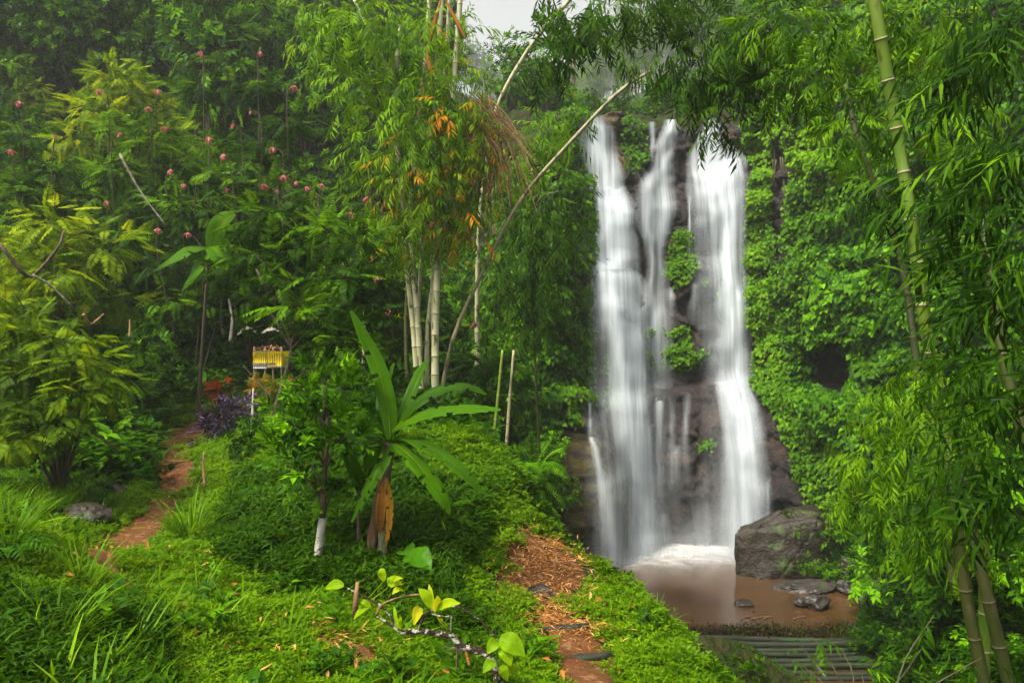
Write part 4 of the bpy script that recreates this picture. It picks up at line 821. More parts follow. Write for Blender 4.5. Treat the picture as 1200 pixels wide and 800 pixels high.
# ------------------------------------------------------------------ boulder and stones
def hull_rock(name, pts, mat, seed, cuts=3, rough=.05, bev=.12):
    bm = bmesh.new()
    for p in pts: bm.verts.new(p)
    res = bmesh.ops.convex_hull(bm, input=bm.verts); bmesh.ops.delete(bm, geom=[g for g in res['geom_interior'] if isinstance(g, bmesh.types.BMVert)], context='VERTS')
    bmesh.ops.dissolve_limit(bm, angle_limit=.02, verts=bm.verts, edges=bm.edges)
    bmesh.ops.bevel(bm, geom=list(bm.edges), offset=bev, segments=2, affect='EDGES', clamp_overlap=True)
    bmesh.ops.triangulate(bm, faces=bm.faces)
    for _ in range(cuts + 1):
        le = [e for e in bm.edges if e.calc_length() > .16]
        if not le: break
        bmesh.ops.subdivide_edges(bm, edges=le, cuts=1); bmesh.ops.triangulate(bm, faces=[f for f in bm.faces if len(f.verts) > 3])
    bm.normal_update(); V = np.array([v.co[:] for v in bm.verts]); Nn = np.array([v.normal[:] for v in bm.verts])
    V = V + Nn * (rough * fbm(V * 1.3 + seed, 4, seed) + rough * .45 * fbm(V * 5 + seed, 4, seed + 4))[:, None]
    Q = np.array([[v.index for v in f.verts] for f in bm.faces]); bm.free()
    return MB().add(V, np.c_[Q, Q[:, 2]], 0).mesh(name, mat, True)
M['boulder'] = solid_mat('boulder_stone', (.009, .0065, .004), (.03, .02, .012), 2.2, .6, 1.0, (1, 1, 1.4), ((.03, .05, .008), 1.6, .56), detail=12)
M['stone'] = solid_mat('wet_stone', (.015, .013, .012), (.045, .035, .03), 2.5, .4, .7, spots=((.03, .05, .012), 3, .6))
bc = np.array([10.6, 27.4, PZ])
bpts = np.array([(862, 624, 27.0), (866, 618, 28.2), (862, 668, 26.8), (900, 671, 26.3), (960, 668, 26.6), (925, 596, 27.2), (948, 588, 27.8), (958, 590, 28.4), (985, 612, 28.2), (1006, 640, 28), (1012, 668, 27.6), (965, 605, 26.6), (870, 670, 28.8), (930, 600, 29.4), (1000, 665, 29.6), (985, 660, 26.6)])
bw = np.array([P(*q) for q in bpts]); bw[[2, 3, 4, 10, 12, 14, 15], 2] = PZ - .5
tag(obj('boulder', hull_rock('boulder', bw - bc, M['boulder'], 5, 4, .08, .1), None, bc), 'large wedge shaped grey brown boulder standing at the right end of the pool', 'boulder')
def rock_leaves(name, label, spots_, size, n, seed, mat='ivy', tint=.6):
    r = np.random.default_rng(seed); c = np.array(spots_[0][0]); bl = [(np.array(a) - c, b) for a, b in spots_]
    o = obj(name, crown(bl, n, BR, size, r, 0, .1, .2, (tint, .12), .9).mesh(name, M[mat]), None, c); return tag(o, label, 'plant')
rock_leaves('creeping_plant', 'light green creeping plant growing over the right shoulder of the boulder', [(P(972, 600, 26.7), (.45, .4, .35)), (P(985, 618, 26.6), (.4, .4, .4)), (P(968, 622, 26.2), (.3, .2, .3)), (P(1000, 630, 26.6), (.4, .4, .3))], .3, 110, 1)
rock_leaves('creeping_plant', 'small green plant at the foot of the boulder by the brown water', [(P(947, 660, 25.9), (.4, .3, .25)), (P(972, 672, 25.6), (.35, .3, .2))], .3, 60, 2)
rock_leaves('creeping_plant', 'tiny green sprig on the front face of the boulder', [(P(937, 622, 26.35), (.14, .1, .16))], .22, 12, 3)
rock_leaves('creeping_plant', 'mossy tuft on the top edge of the boulder', [(P(924, 601, 26.95), (.3, .2, .12))], .16, 30, 4, 'cover', .4)
rock_leaves('creeping_plant', 'leafy plant on the bank just right of the boulder', [(P(1010, 655, 25.8), (.6, .5, .4)), (P(1030, 645, 25.6), (.5, .5, .5)), (P(1045, 660, 25), (.5, .5, .5))], .36, 110, 5, 'broad', .6)
def stone(label, px, py, Y, dims, seed, mat='stone', sink=.3, rz=0, cat='stone'):
    p = P(px, py, Y); p[2] += dims[2] * (1 - sink) * .6; o = obj('stone', rock_mesh('stone', M[mat], seed, dims, 8, .12, 4), None, p); o.rotation_euler[2] = rz; return tag(o, label, cat)
stone('flat brown rock slab lying in the pool below the boulder', 945, 690, 25.4, (1.25, .6, .28), 11)
stone('dark pointed stone standing in the shallow water', 958, 712, 23.6, (.5, .35, .3), 12)
stone('small dark stone touching the left side of the pointed one', 940, 706, 23.8, (.28, .25, .16), 13)
stone('low dark stone alone in the brown water left of the others', 873, 709, 23.9, (.34, .28, .13), 14)
stone('wet stone at the pool edge right of the flat slab', 995, 690, 25, (.45, .4, .25), 15)
stone('brown rock at the right pool edge under the creeper', 1000, 670, 25.6, (.7, .5, .45), 16)
stone('reddish rock on the right bank above the bamboo bridge', 1045, 715, 22.6, (.95, .8, .65), 17)
stone('small wet stone close to the right bank', 1018, 707, 23, (.35, .3, .2), 18)
stone('dark stone near the right end of the bamboo bridge', 1010, 735, 21.6, (.5, .3, .15), 19)
q = G(97, 612); o = obj('stone', rock_mesh('stone', M['boulder'], 21, (.42, .3, .2), 8, .12, 4), None, q + np.array([0, 0, .05])); tag(o, 'brown stone half buried beside the upper dirt path', 'stone')
q = G(110, 578); o = obj('stone', rock_mesh('stone', M['boulder'], 22, (.5, .3, .16), 8, .12, 4), None, q + np.array([0, 0, .04])); tag(o, 'flat brown stone in the grass above the other path stone', 'stone')
q = G(632, 702); o = obj('stone', rock_mesh('stone', M['boulder'], 23, (.17, .15, .1), 8, .1, 4), None, q + np.array([0, 0, .04])); tag(o, 'dark step stone in the middle of the straw covered path', 'stone')
q = np.array([2.05, 6.75, -3.55]); o = obj('stone', rock_mesh('stone', solid_mat('mossy_stone', (.014, .03, .005), (.03, .02, .009), 4, .9, .8, spec=.1), 24, (.75, .7, .85), 5, .1, 5), None, q); tag(o, 'big mossy rock under the bottom end of the green bank', 'boulder')

rock_leaves('moss_cushion', 'moss and creeping leaves covering the big rock under the green bank', [(q + np.array([-.25, -.1, .55]), (.4, .4, .12)), (q + np.array([.1, .1, .5]), (.3, .35, .1))], .1, 220, 9, 'cover', .35)
# ------------------------------------------------------------------ bamboo bridge
br = thing('bamboo_bridge', 'low footbridge of dark wet bamboo poles laid across the stream below the pool', 'bridge', (7.5, 19.6, PZ))
for k in range(8):
    Yk = 20.7 - k * .3; x0, x1 = 4.7 + rng.uniform(-.25, .3), 10.4 + rng.uniform(-.4, .4); zz = .22 + rng.uniform(-.03, .03) - .02 * k
    n = 36; c = np.stack([np.linspace(x0, x1, n) - 7.5, np.full(n, Yk - 19.6) + .03 * np.sin(np.linspace(0, 5, n) + k), zz - .06 * np.sin(np.linspace(0, PI, n)) + .02 * np.sin(np.linspace(0, 7, n) + k * 2)], -1)
    rad = np.full(n, .075 + .012 * rng.uniform(-1, 1)); rad[3::6] += .012
    obj('bamboo_pole', MB().add(*tube(c, rad, 10)).mesh('bamboo_pole', M['bridge'], True), br)
for xx in (-2.3, 0.4, 2.4):
    obj('cross_beam', MB().add(*tube([(xx, -1.0, .05), (xx + .05, 1.05, .09)], .07, 8)).mesh('cross_beam', M['bridge'], True), br)
# driftwood and leaf litter along the dam
nP = 1300; xx = r.uniform(3.7, 11.2, nP); yy = 21.35 + r.normal(0, .22, nP) + .12 * np.sin(xx * 2); zz = np.full(nP, PZ + .06) + r.random(nP) * .12
LT = [MB().cloud(leaf2(.4, .05, .1), np.random.default_rng(k).normal(0, .12, (9, 3)) * np.array([1, 1, .4]), frames(np.random.default_rng(k + 1).normal(size=(9, 3)), np.tile([0, 0, 1.], (9, 1))), .13, np.random.default_rng(k).uniform(0, .6, 9)).mesh('litter', M[['litter', 'cover'][k // 3]]) for k in range(4)]
scatter('leaf_litter', np.stack([xx, yy, zz], -1), np.stack([r.normal(0, .3, nP), r.normal(0, .3, nP), r.uniform(0, 6.28, nP)], -1), r.uniform(.4, 1, nP), r.choice([0, 1, 2, 3], nP, p=[.3, .3, .2, .2]), LT)
A_, B_ = np.meshgrid(np.linspace(3.2, 11.6, 60), np.linspace(-1, 1, 9), indexing='ij')
tag(obj('dam', MB().add(np.stack([A_, 21.35 + B_ * .55 + .1 * np.sin(A_ * 2), PZ - .12 + .22 * (1 - B_ ** 2) + .04 * fbm(np.stack([A_ * 3, B_ * 2, A_ * 0], -1), 3, 4)], -1), grid_q(60, 9)[:, ::-1]).mesh('dam', M['soil'], True)), kind='structure')
for k, (x0, y0, x1, y1) in enumerate([(880, 725, 905, 720), (895, 706, 905, 712), (868, 728, 880, 722), (930, 728, 945, 722)]):
    a, b = P(x0, y0, 22.6), P(x1, y1, 22.8); a[2] = b[2] = PZ + .03
    tag(obj('floating_stick', MB().add(*tube(bez([a, (a + b) / 2 + np.array([0, .06, 0]), b], 5), .018, 5)).mesh('floating_stick', M['twig'], True)), 'thin dry stick floating on the brown pool', 'stick', 'sticks floating on the pool')

# bamboo steps of the lower path
for k, (px, py, w_, lb) in enumerate([(662, 742, .5, 'worn bamboo log edging the upper step of the lower path'), (683, 777, .55, 'green bamboo log edging the lowest step of the path')]):
    g = G(px, py); a = g + np.array([-w_ * .5, -.04, .03]); b = g + np.array([w_ * .45, .06, .035]); c = (a + b) / 2
    tag(obj('step_log', MB().add(*tube(np.linspace(a, b, 9) - c, [.034, .034, .034, .034, .04, .034, .034, .034, .034], 10)).mesh('step_log', M['bridge'], True), None, c), lb, 'log')

# ------------------------------------------------------------------ bamboo
def culm_mesh(pts, r0, r1, seg, mat, sides=10, n=60, parent=None, nodes=True, rings=None):
    "one culm with swollen nodes; every node ring is a sub-part"
    rings = rings or ('dull_node' if mat == M['culm_dull'] else 'node')
    c = bez(pts, n); L_ = np.r_[0, np.cumsum(np.linalg.norm(np.diff(c, axis=0), axis=1))]; tot = L_[-1]; S_ = []
    k = 0; ring = []
    s = .4 * seg
    while s < tot: ring.append(s); s += seg * rng.uniform(.85, 1.1)
    S_ = sorted(set(np.r_[0, tot, [q + d for q in ring for d in (-.03, -.012, 0, .012, .03) if 0 < q + d < tot], np.linspace(0, tot, 20)]))
    S_ = np.array(S_); pt = np.stack([np.interp(S_, L_, c[:, i]) for i in range(3)], -1); rad = r0 + (r1 - r0) * S_ / tot
    for q in ring: rad = rad * (1 + .10 * np.exp(-((S_ - q) / .014) ** 2))
    o = obj('culm', MB().add(*tube(pt, rad, sides)).mesh('culm', mat, True), parent)
    for q in (ring if nodes else []):
        p0 = [np.interp(q + d, L_, c[:, i]) for d in (-.009, .009) for i in range(3)]; rr = (r0 + (r1 - r0) * q / tot) * 1.1
        obj('node_ring', MB().add(*tube([p0[:3], p0[3:]], rr, sides)).mesh('node_ring', M[rings], True), o)
    return c
def pb(px, py, rx, ry, Y, dep=None, base=(0, 0, 0)):
    "a clump of foliage seen at a pixel with a radius in pixels, at distance Y"
    s = Y / K; return (P(px, py, Y) - np.array(base), (rx * s, (dep if dep else (rx + ry) / 2 * s), ry * s))
def bamboo_leaves(parent, base, blobs, n, size, mat, seed, tint=.5, hang=.3, name='foliage', tpl=None, shell=.8, clump=.13):
    r = np.random.default_rng(seed); bl = [pb(*b, base=base) for b in blobs]
    return obj(name, crown(bl, n, tpl or BA, size, r, 0, .15, .2, (tint, .22 if mat != 'bamboo_autumn' else .2), shell, None, hang, clump=clump).mesh(name, M[mat]), parent)
# centre clump on the mound
b0 = on_ground(*(P(508, 485, 15.2)[:2])); ct = thing('bamboo_clump', 'tall bamboo clump with pale culms and orange yellow leaves in the centre', 'bamboo', b0)
def L2(p, b): return np.asarray(p) - np.asarray(b)
for pts, r0, r1, mt in [([(491, 492, 15.2), (486, 400, 15.2), (476, 300, 15.1), (471, 230, 15.0), (462, 120, 14.9), (470, 30, 14.8)], .07, .05, 'culm_pale'),
                        ([(495, 490, 15.0), (490, 380, 15.0), (482, 280, 15.0), (486, 180, 15.0), (500, 60, 15.0), (505, -60, 15)], .065, .045, 'culm_pale'),
                        ([(510, 498, 14.8), (510, 400, 14.8), (513, 300, 14.8), (517, 250, 14.8), (535, 60, 14.8), (542, -60, 14.8)], .08, .05, 'culm_pale'),
                        ([(500, 480, 15.4), (502, 380, 15.4), (517, 280, 15.4), (530, 240, 15.4), (520, 150, 15.4), (527, 0, 15.4), (530, -60, 15.4)], .055, .045, 'culm_pale'),
                        ([(478, 470, 15.6), (476, 380, 15.6), (478, 250, 15.6), (440, 110, 15.6), (438, 40, 15.6)], .05, .04, 'culm_dull'),
                        ([(512, 498, 15), (508, 350, 15.1), (508, 150, 15.2), (518, 0, 15.2), (522, -50, 15.2)], .06, .045, 'culm_pale'),
                        ([(486, 485, 15.8), (489, 380, 15.8), (494, 240, 15.8), (470, 120, 15.8), (415, 0, 15.6)], .05, .03, 'culm_pale')]:
    culm_mesh([L2(P(*q), b0) for q in pts], r0, r1, .42, M[mt], 9, 60, ct)
lean = culm_mesh([L2(P(*q), b0) for q in [(512, 492, 15.2), (530, 400, 15), (565, 320, 14.8), (610, 235, 14.6), (670, 165, 14.4), (725, 108, 14.2), (762, 84, 14.1)]], .043, .034, .5, M['culm_mid'], 9, 60, ct)
bamboo_leaves(ct, b0, [(430, 30, 55, 45, 14.6), (395, 15, 50, 40, 14.8), (470, 60, 60, 50, 14.8), (415, 110, 40, 35, 14.6), (520, 30, 35, 40, 15), (440, 170, 40, 45, 14.8), (480, 130, 50, 40, 14.4), (375, 55, 35, 30, 15.0), (450, 230, 35, 40, 15)], 680, .52, 'bamboo', 1, .74)
bamboo_leaves(ct, b0, [(520, 100, 50, 45, 14.3), (545, 150, 45, 45, 14.2), (510, 160, 45, 55, 14.2), (485, 210, 40, 55, 14.3), (530, 210, 45, 45, 14.3), (500, 260, 45, 35, 14.3), (555, 195, 30, 35, 14.5), (540, 260, 35, 35, 14.5), (470, 290, 25, 30, 14.6)], 900, .44, 'bamboo_autumn', 2, .5, .5, 'yellowing_foliage', clump=.1)
tw = MB(); rt = np.random.default_rng(9)
for k in range(70):
    a = P(rt.uniform(540, 575), rt.uniform(105, 165), 14.4 + rt.uniform(-.3, .3)); e_ = P(rt.uniform(545, 640), rt.uniform(165, 250), 14.3 + rt.uniform(-.4, .4))
    tw.add(*tube(bez([a - b0, (a + e_) / 2 - b0 + np.array([.12, 0, .12]), e_ - b0], 7), np.linspace(.011, .004, 7), 4, False))
for k in range(50):
    a = P(rt.uniform(545, 590), rt.uniform(130, 170), 14.4); e_ = a + np.array([rt.uniform(-.1, .25), 0, -rt.uniform(.6, 1.6)]); tw.add(*tube(bez([a - b0, (a + e_) / 2 - b0, e_ - b0], 5), .006, 4, False))
obj('dry_twigs', tw.mesh('dry_twigs', M['twig']), ct)
sh = MB()
for a, e_, w_ in [((508, 92), (500, 62), .07), ((500, 60), (518, -5), .05), ((545, 45), (522, 0), .04)]: sh.add(*tube(bez([P(*a, 14.6) - b0, P(*e_, 14.6) - b0], 4), [w_ * .3, w_, w_ * .7, .01], 6))
obj('dry_sheath', sh.mesh('dry_sheath', M['straw']), ct)
# upper leaning culm, behind
b1 = on_ground(*(P(560, 440, 19)[:2])); ut = thing('leaning_bamboo', 'slender bamboo culm leaning right across the top of the gap in the trees', 'bamboo', b1)
culm_mesh([L2(q, b1) for q in [b1, P(560, 300, 18.5), P(575, 165, 17.5), P(586, 118, 17), P(612, 70, 16.6), P(640, 30, 16.2), P(668, 0, 16), P(700, -40, 15.6)]], .07, .045, .6, M['culm_pale'], 8, 60, ut)
bamboo_leaves(ut, b1, [(600, 190, 30, 30, 17.5), (640, 160, 30, 30, 17), (675, 120, 22, 22, 16.5)], 110, .6, 'bamboo', 3, .5)
# two thin canes left of the fern
for px, lb, mt in [((575, 580), (583, 480), (590, 410)), ] and [([(573, 560), (582, 480), (589, 410)], 'thin yellow green bamboo cane, left one of the pair above the big fern', 'culm_green'), ([(591, 580), (595, 500), (602, 410)], 'thin pale mottled cane, right one of the pair above the big fern', 'culm_mid')]:
    bb = P(*px[0], 13.5); t = thing('bamboo_cane', lb, 'bamboo', bb); culm_mesh([L2(P(*q, 13.5), bb) for q in px], .036, .024, .45, M[mt], 8, 30, t)
# hanging dark foliage left of the falls
bD = on_ground(*(P(640, 470, 24)[:2])); hd = thing('drooping_bamboo', 'dark drooping bamboo foliage hanging just left of the tallest fall', 'bamboo', bD)
culm_mesh([L2(q, bD) for q in [bD, P(625, 380, 22), P(620, 290, 20.5), P(632, 235, 19.5), P(655, 225, 19)]], .06, .02, .5, M['culm_dull'], 7, 40, hd, False)
bamboo_leaves(hd, bD, [(655, 240, 33, 28, 19.2), (635, 275, 40, 35, 19.4), (610, 310, 40, 35, 19.6), (650, 295, 30, 25, 19.2), (600, 350, 38, 35, 19.8), (640, 340, 32, 40, 19.5), (600, 255, 30, 30, 20), (625, 385, 25, 25, 19.8)], 560, .6, 'bamboo_dark', 4, .62, .4)
# overhanging foliage at the top right and its culms
b2 = on_ground(*(P(1150, 800, 7.6)[:2])); gt = thing('giant_bamboo', 'giant bamboo with one thick bright green culm crossing the upper right', 'bamboo', b2)
culm_mesh([L2(q, b2) for q in [b2, P(1150, 600, 7.3), P(1092, 420, 7.0), P(1079, 340, 6.9), P(1068, 260, 6.8), P(1054, 170, 6.8), P(1040, 90, 6.7), P(1026, 10, 6.6), P(1014, -60, 6.6)]], .054, .05, .42, M['culm_green'], 16, 80, gt)
bamboo_leaves(gt, b2, [(1090, 20, 40, 50, 7.4), (1000, 40, 55, 40, 7.8), (960, 95, 50, 30, 8.2), (1000, 150, 40, 30, 7.8), (1025, 230, 30, 30, 7.6), (930, 30, 55, 40, 8.6), (1110, 150, 45, 45, 7.4), (1120, 270, 40, 35, 7.6), (1040, 100, 40, 30, 7.9)], 560, .35, 'bamboo', 5, .36, .3)
b3 = on_ground(*(P(1290, 700, 11)[:2])); ot = thing('overhanging_bamboo', 'dark arching bamboo whose leafy tip hangs over the brow of the falls', 'bamboo', b3)
culm_mesh([L2(q, b3) for q in [b3, P(1300, 300, 11), P(1250, 20, 10.8), P(1100, -120, 10.6), P(900, -80, 10.4), P(760, -30, 10.4), P(660, -10, 10.4)]], .08, .02, .5, M['culm_dull'], 8, 60, ot, False)
bamboo_leaves(ot, b3, [(690, 15, 50, 26, 10.6), (650, 50, 35, 22, 10.6), (745, 8, 50, 22, 10.6), (640, 75, 25, 25, 10.8), (785, 55, 22, 40, 10.4), (840, 60, 55, 50, 10.4), (880, 30, 60, 50, 10.4), (805, 95, 28, 28, 10.4), (845, 145, 22, 30, 10.3), (758, 90, 14, 10, 13.9), (738, 70, 16, 10, 13), (705, 45, 30, 14, 10.7), (860, 110, 35, 30, 10.4), (900, 85, 45, 40, 10.5), (790, -10, 60, 30, 10.5), (640, 0, 30, 22, 10.6)], 900, .42, 'bamboo_dark', 6, .5, .35)
for px, lb in [([(1160, 830, 6.0), (1145, 760, 6.0), (1133, 700, 6.0), (1122, 620, 6.0), (1113, 560, 6.1), (1106, 490, 6.6)], 'mossy bamboo culm at the lower right, left one of the two'),
               ([(1190, 830, 5.9), (1172, 760, 5.9), (1155, 690, 5.9), (1138, 620, 6.0), (1128, 560, 6.2), (1122, 500, 6.7)], 'mossy bamboo culm at the lower right, right one of the two')]:
    bb = P(*px[0]); t = thing('bamboo_culm', lb, 'bamboo', bb); culm_mesh([L2(P(*q), bb) for q in px], .049, .04, .4, M['culm_dull'], 14, 60, t)
for k, px in enumerate([[(1120, 700, 8), (1082, 480, 8.3), (1055, 300, 8.6), (1010, 180, 8.8), (990, 100, 9)], [(1215, 560, 6.3), (1180, 440, 6.4), (1160, 320, 6.5), (1150, 250, 6.6)]]):
    bb = P(*px[0]); t = thing('bamboo_culm', ['thin dark culm slanting behind the thick green one', 'thin brown culm behind the leaves near the right edge'][k], 'bamboo', bb); culm_mesh([L2(P(*q), bb) for q in px], .05, .035, .45, M['culm_dull'], 9, 50, t)
# leaves close to the camera on the right
BAn = [bamboo_spray(9, .42, .13, 20 + k, .2) for k in range(4)]
b4 = P(1420, 900, 4.6); nt_ = thing('near_bamboo', 'near bamboo sprays with long leaves reaching in from the right edge', 'bamboo', b4)
culm_mesh([L2(q, b4) for q in [b4, P(1380, 500, 4.6), P(1330, 150, 4.6), P(1270, -100, 4.6)]], .05, .03, .4, M['culm_dull'], 10, 40, nt_, False)
rb = np.random.default_rng(33)
mb = MB(); bl = []
for px, py, rx, ry, Y, n in [(1150, 60, 70, 70, 4.5, 46), (1180, 170, 60, 60, 4.3, 44), (1130, 230, 60, 50, 4.7, 34), (1180, 290, 60, 50, 4.4, 40), (1150, 360, 50, 40, 4.5, 30), (1180, 440, 50, 50, 4.4, 34), (1170, 540, 40, 35, 4.5, 22), (1215, 600, 40, 80, 4.4, 22), (1190, 20, 60, 50, 4.2, 30)]:
    c, q = pb(px, py, rx, ry, Y, .5, b4); n = int(n * .95); pos, od, k = blob_points([(c, q)], n, rb, .95)
    d = nrm(np.array([-.85, .1, -.45]) + rb.normal(0, .5, (n, 3))); up = nrm(np.array([-.2, -.5, 1]) + rb.normal(0, .3, (n, 3))); w3 = rb.integers(0, 4, n)
    for i in range(4): s = w3 == i; mb.cloud(BAn[i], pos[s], frames(d[s], up[s]), .43 * rb.uniform(.6, 1.2, s.sum()), .33 + rb.normal(0, .22, s.sum()), 0, .1)
obj('foliage', mb.mesh('foliage', M['bamboo']), nt_)
bamboo_leaves(nt_, b4, [(1100, 500, 45, 45, 5.7), (1135, 450, 35, 40, 5.8), (1080, 430, 40, 35, 6.0), (1120, 560, 35, 25, 5.6), (1050, 470, 55, 50, 7.2), (1020, 540, 50, 40, 7.3), (1090, 560, 60, 55, 6.9), (1060, 620, 50, 40, 7.0), (1110, 480, 50, 50, 6.7), (1010, 590, 30, 30, 7.3), (1130, 640, 40, 45, 6.6)], 640, .26, 'bamboo', 8, .55, .5, 'fine_foliage')
b5 = P(1000, 880, 5.2); t = thing('bamboo_shoot', 'young bamboo shoots with pale leaves along the bottom right edge', 'bamboo', b5)
tw = MB(); bl = []
for px, py in [(955, 748), (935, 775), (985, 758), (1080, 760), (1095, 720), (1150, 770), (1010, 790), (1060, 790)]:
    e_ = P(px, py, 5.4); tw.add(*tube(bez([np.array([rb.uniform(-.3, .5), 0, 0]), (e_ - b5) * .5 + np.array([.05, 0, .1]), e_ - b5], 8), np.linspace(.008, .003, 8), 5)); bl.append((e_ - b5, (.1, .1, .09)))
obj('stem', tw.mesh('stem', M['bark']), t); obj('foliage', crown(bl[:2] + bl[3:], 22, BA, .26, rb, 0, .3, .2, (.6, .15)).mesh('foliage', M['bamboo']), t)

# ------------------------------------------------------------------ banana plants
def banana_leaf(pts, width, parent, up=(0, 0, 1), mat='banana', tint=.5, seed=0, tears=.12, fold=.25, name='leaf', n=26, m=9, taper=(.35, .6)):
    "a long blade on a midrib, folded along it and torn towards the edge"
    r = np.random.default_rng(seed); c = bez(pts, n); t = nrm(np.gradient(c, axis=0)); x = nrm(np.cross(t, up)); z = np.cross(x, t)
    s = np.linspace(-1, 1, m); k = np.linspace(0, 1, n); wd = width * .5 * np.clip(np.sin(PI * np.clip(k, .02, .985) ** .8), .02, 1) ** .55
    mb = MB(); V = c[:, None] + x[:, None] * (s[None, :, None] * wd[:, None, None]); V = V + z[:, None] * ((fold * np.abs(s)[None] - .22 * s[None] ** 2) * wd[:, None] + .05 * wd[:, None] * vnoise(np.stack([np.repeat(k[:, None], m, 1) * 9, np.repeat(s[None], n, 0) * 1.5, np.full((n, m), seed * 3.1)], -1), 4))[..., None]
    Q = grid_q(n, m); row = Q[:, 0] // m; col = Q[:, 0] % m; keep = np.ones(len(Q), bool)
    for side in (0, 1):
        for i in range(2, n - 2):
            if r.random() < tears:
                dpt = r.integers(1, m // 2); cs = range(0, dpt) if side == 0 else range(m - 1 - dpt, m - 1)
                q0 = (V[i + 1] - V[i]) * .5
                for j in (range(0, dpt) if side == 0 else range(m - dpt, m)): V[i, j] += q0[j] * .8 * (abs(s[j])); V[i, j] -= np.array([0, 0, .12 * wd[i]]) * abs(s[j])
                if r.random() < .4: keep &= ~((row == i) & np.isin(col, list(cs)))
    uv = np.stack([np.repeat(np.abs(s)[None], n, 0), np.repeat(k[:, None], m, 1) * (np.linalg.norm(np.diff(c, axis=0), axis=1).sum()) - np.abs(s)[None] * wd[:, None] * .4], -1).reshape(-1, 2)
    T = tint + .08 * r.normal(size=(n, m)).ravel() * 0 + .12 * fbm(np.stack([uv[:, 0] * 2, uv[:, 1] * 3, uv[:, 0] * 0 + seed], -1), 2, 3)
    T = T + (np.abs(np.repeat(s[None], n, 0).ravel()) > .9) * .12 * r.random(n * m)
    mb.add(V, Q[keep], np.clip(T, 0, 1), 0, uv); mb.add(*tube(c - z * .006, np.linspace(.014, .004, n) * (1 + width), 5), tint + .25, 0)
    return obj(name, mb.mesh(name, M[mat], True, True), parent)
YB = 8.2
bb = G(437, 662); YB = bb[1]; bt = thing('banana_plant', 'banana plant with a dry brown stem and broad arching leaves in front of the mound', 'banana plant', bb)
def LB(px, py, dy=0): return P(px, py, YB + dy) - bb
for pts, r0, r1, mt, lb in [([(432, 672, 0), (438, 620, 0), (447, 570, 0), (455, 520, -.02)], .06, .042, 'dry_stem', 'dry brown leaning stem'), ([(452, 672, -.1), (448, 640, -.1), (450, 600, -.05), (456, 540, 0)], .055, .035, 'bark', 'pale peeling stem'), ([(441, 668, .1), (446, 610, .1), (457, 520, .05)], .06, .05, 'bark', None), ([(421, 655, .1), (420, 600, .1), (421, 560, .1)], .022, .015, 'bark', 'thin stem of the young sucker')]:
    V, Q = tube(bez([LB(*q) for q in pts], 14), np.linspace(r0, r1, 14) * (1 + .12 * np.sin(np.arange(14) * 2.1)), 10); o = obj('stem', MB().add(V, Q).mesh('stem', M[mt], True), bt); tag(o, lb)
for k, (pts, wd, up, tint, tears) in enumerate([
        ([(458, 515, 0), (455, 480, .1), (446, 440, .2), (432, 405, .3), (411, 364, .35)], .2, (.35, -.7, .3), .45, .1),
        ([(460, 505, -.05), (480, 492, -.15), (515, 482, -.3), (555, 479, -.45), (587, 480, -.55)], .17, (0, -.6, .8), .5, .25),
        ([(463, 520, -.1), (480, 533, -.25), (500, 556, -.4), (518, 582, -.5), (527, 602, -.52)], .23, (.45, -.5, .8), .6, .35),
        ([(466, 512, 0), (490, 518, -.2), (520, 534, -.4), (548, 558, -.55), (566, 578, -.6)], .22, (.4, -.4, .8), .55, .35),
        ([(421, 575, .1), (416, 552, 0), (407, 530, -.05), (397, 503, -.05)], .14, (.3, -1, .1), .4, .1),
        ([(423, 572, .1), (430, 550, .05), (440, 532, 0), (452, 515, -.1)], .13, (-.4, -1, .2), .42, .1),
        ([(456, 515, .05), (447, 480, .3), (450, 455, .5), (462, 425, .7)], .12, (0, -1, .2), .4, .1),
        ([(455, 525, 0), (430, 515, .2), (402, 512, .35), (380, 520, .5)], .15, (-.2, -.3, 1), .35, .2),
        ([(462, 510, .0), (482, 478, -.1), (512, 458, -.1), (545, 452, -.15), (570, 462, -.2)], .15, (0, -.6, .8), .4, .3),
        ([(455, 512, .1), (432, 480, .2), (405, 462, .25), (378, 462, .3), (358, 478, .35)], .15, (0, -.6, .8), .35, .3),
        ([(460, 520, -.1), (448, 545, -.3), (430, 575, -.4), (412, 612, -.42)], .15, (-.4, -.7, .6), .45, .35),
        ([(462, 510, .1), (478, 470, .4), (490, 440, .6), (502, 420, .8)], .12, (0, -1, .4), .45, .1)]):
    banana_leaf([LB(*q) for q in pts], wd, bt, up, 'banana', tint - .17, k, tears * 1.6)
for k, (pts, wd) in enumerate([([(453, 560, -.12), (457, 590, -.14), (456, 615, -.14), (452, 640, -.12)], .075), ([(449, 565, -.1), (446, 600, -.14), (445, 625, -.12)], .1)]):
    tag(banana_leaf([LB(*q) for q in pts], wd, bt, (0, -1, .1), 'dead_banana', .75 - .3 * k, 40 + k, .6, .5, 'dead_leaf'), 'withered hanging leaf')
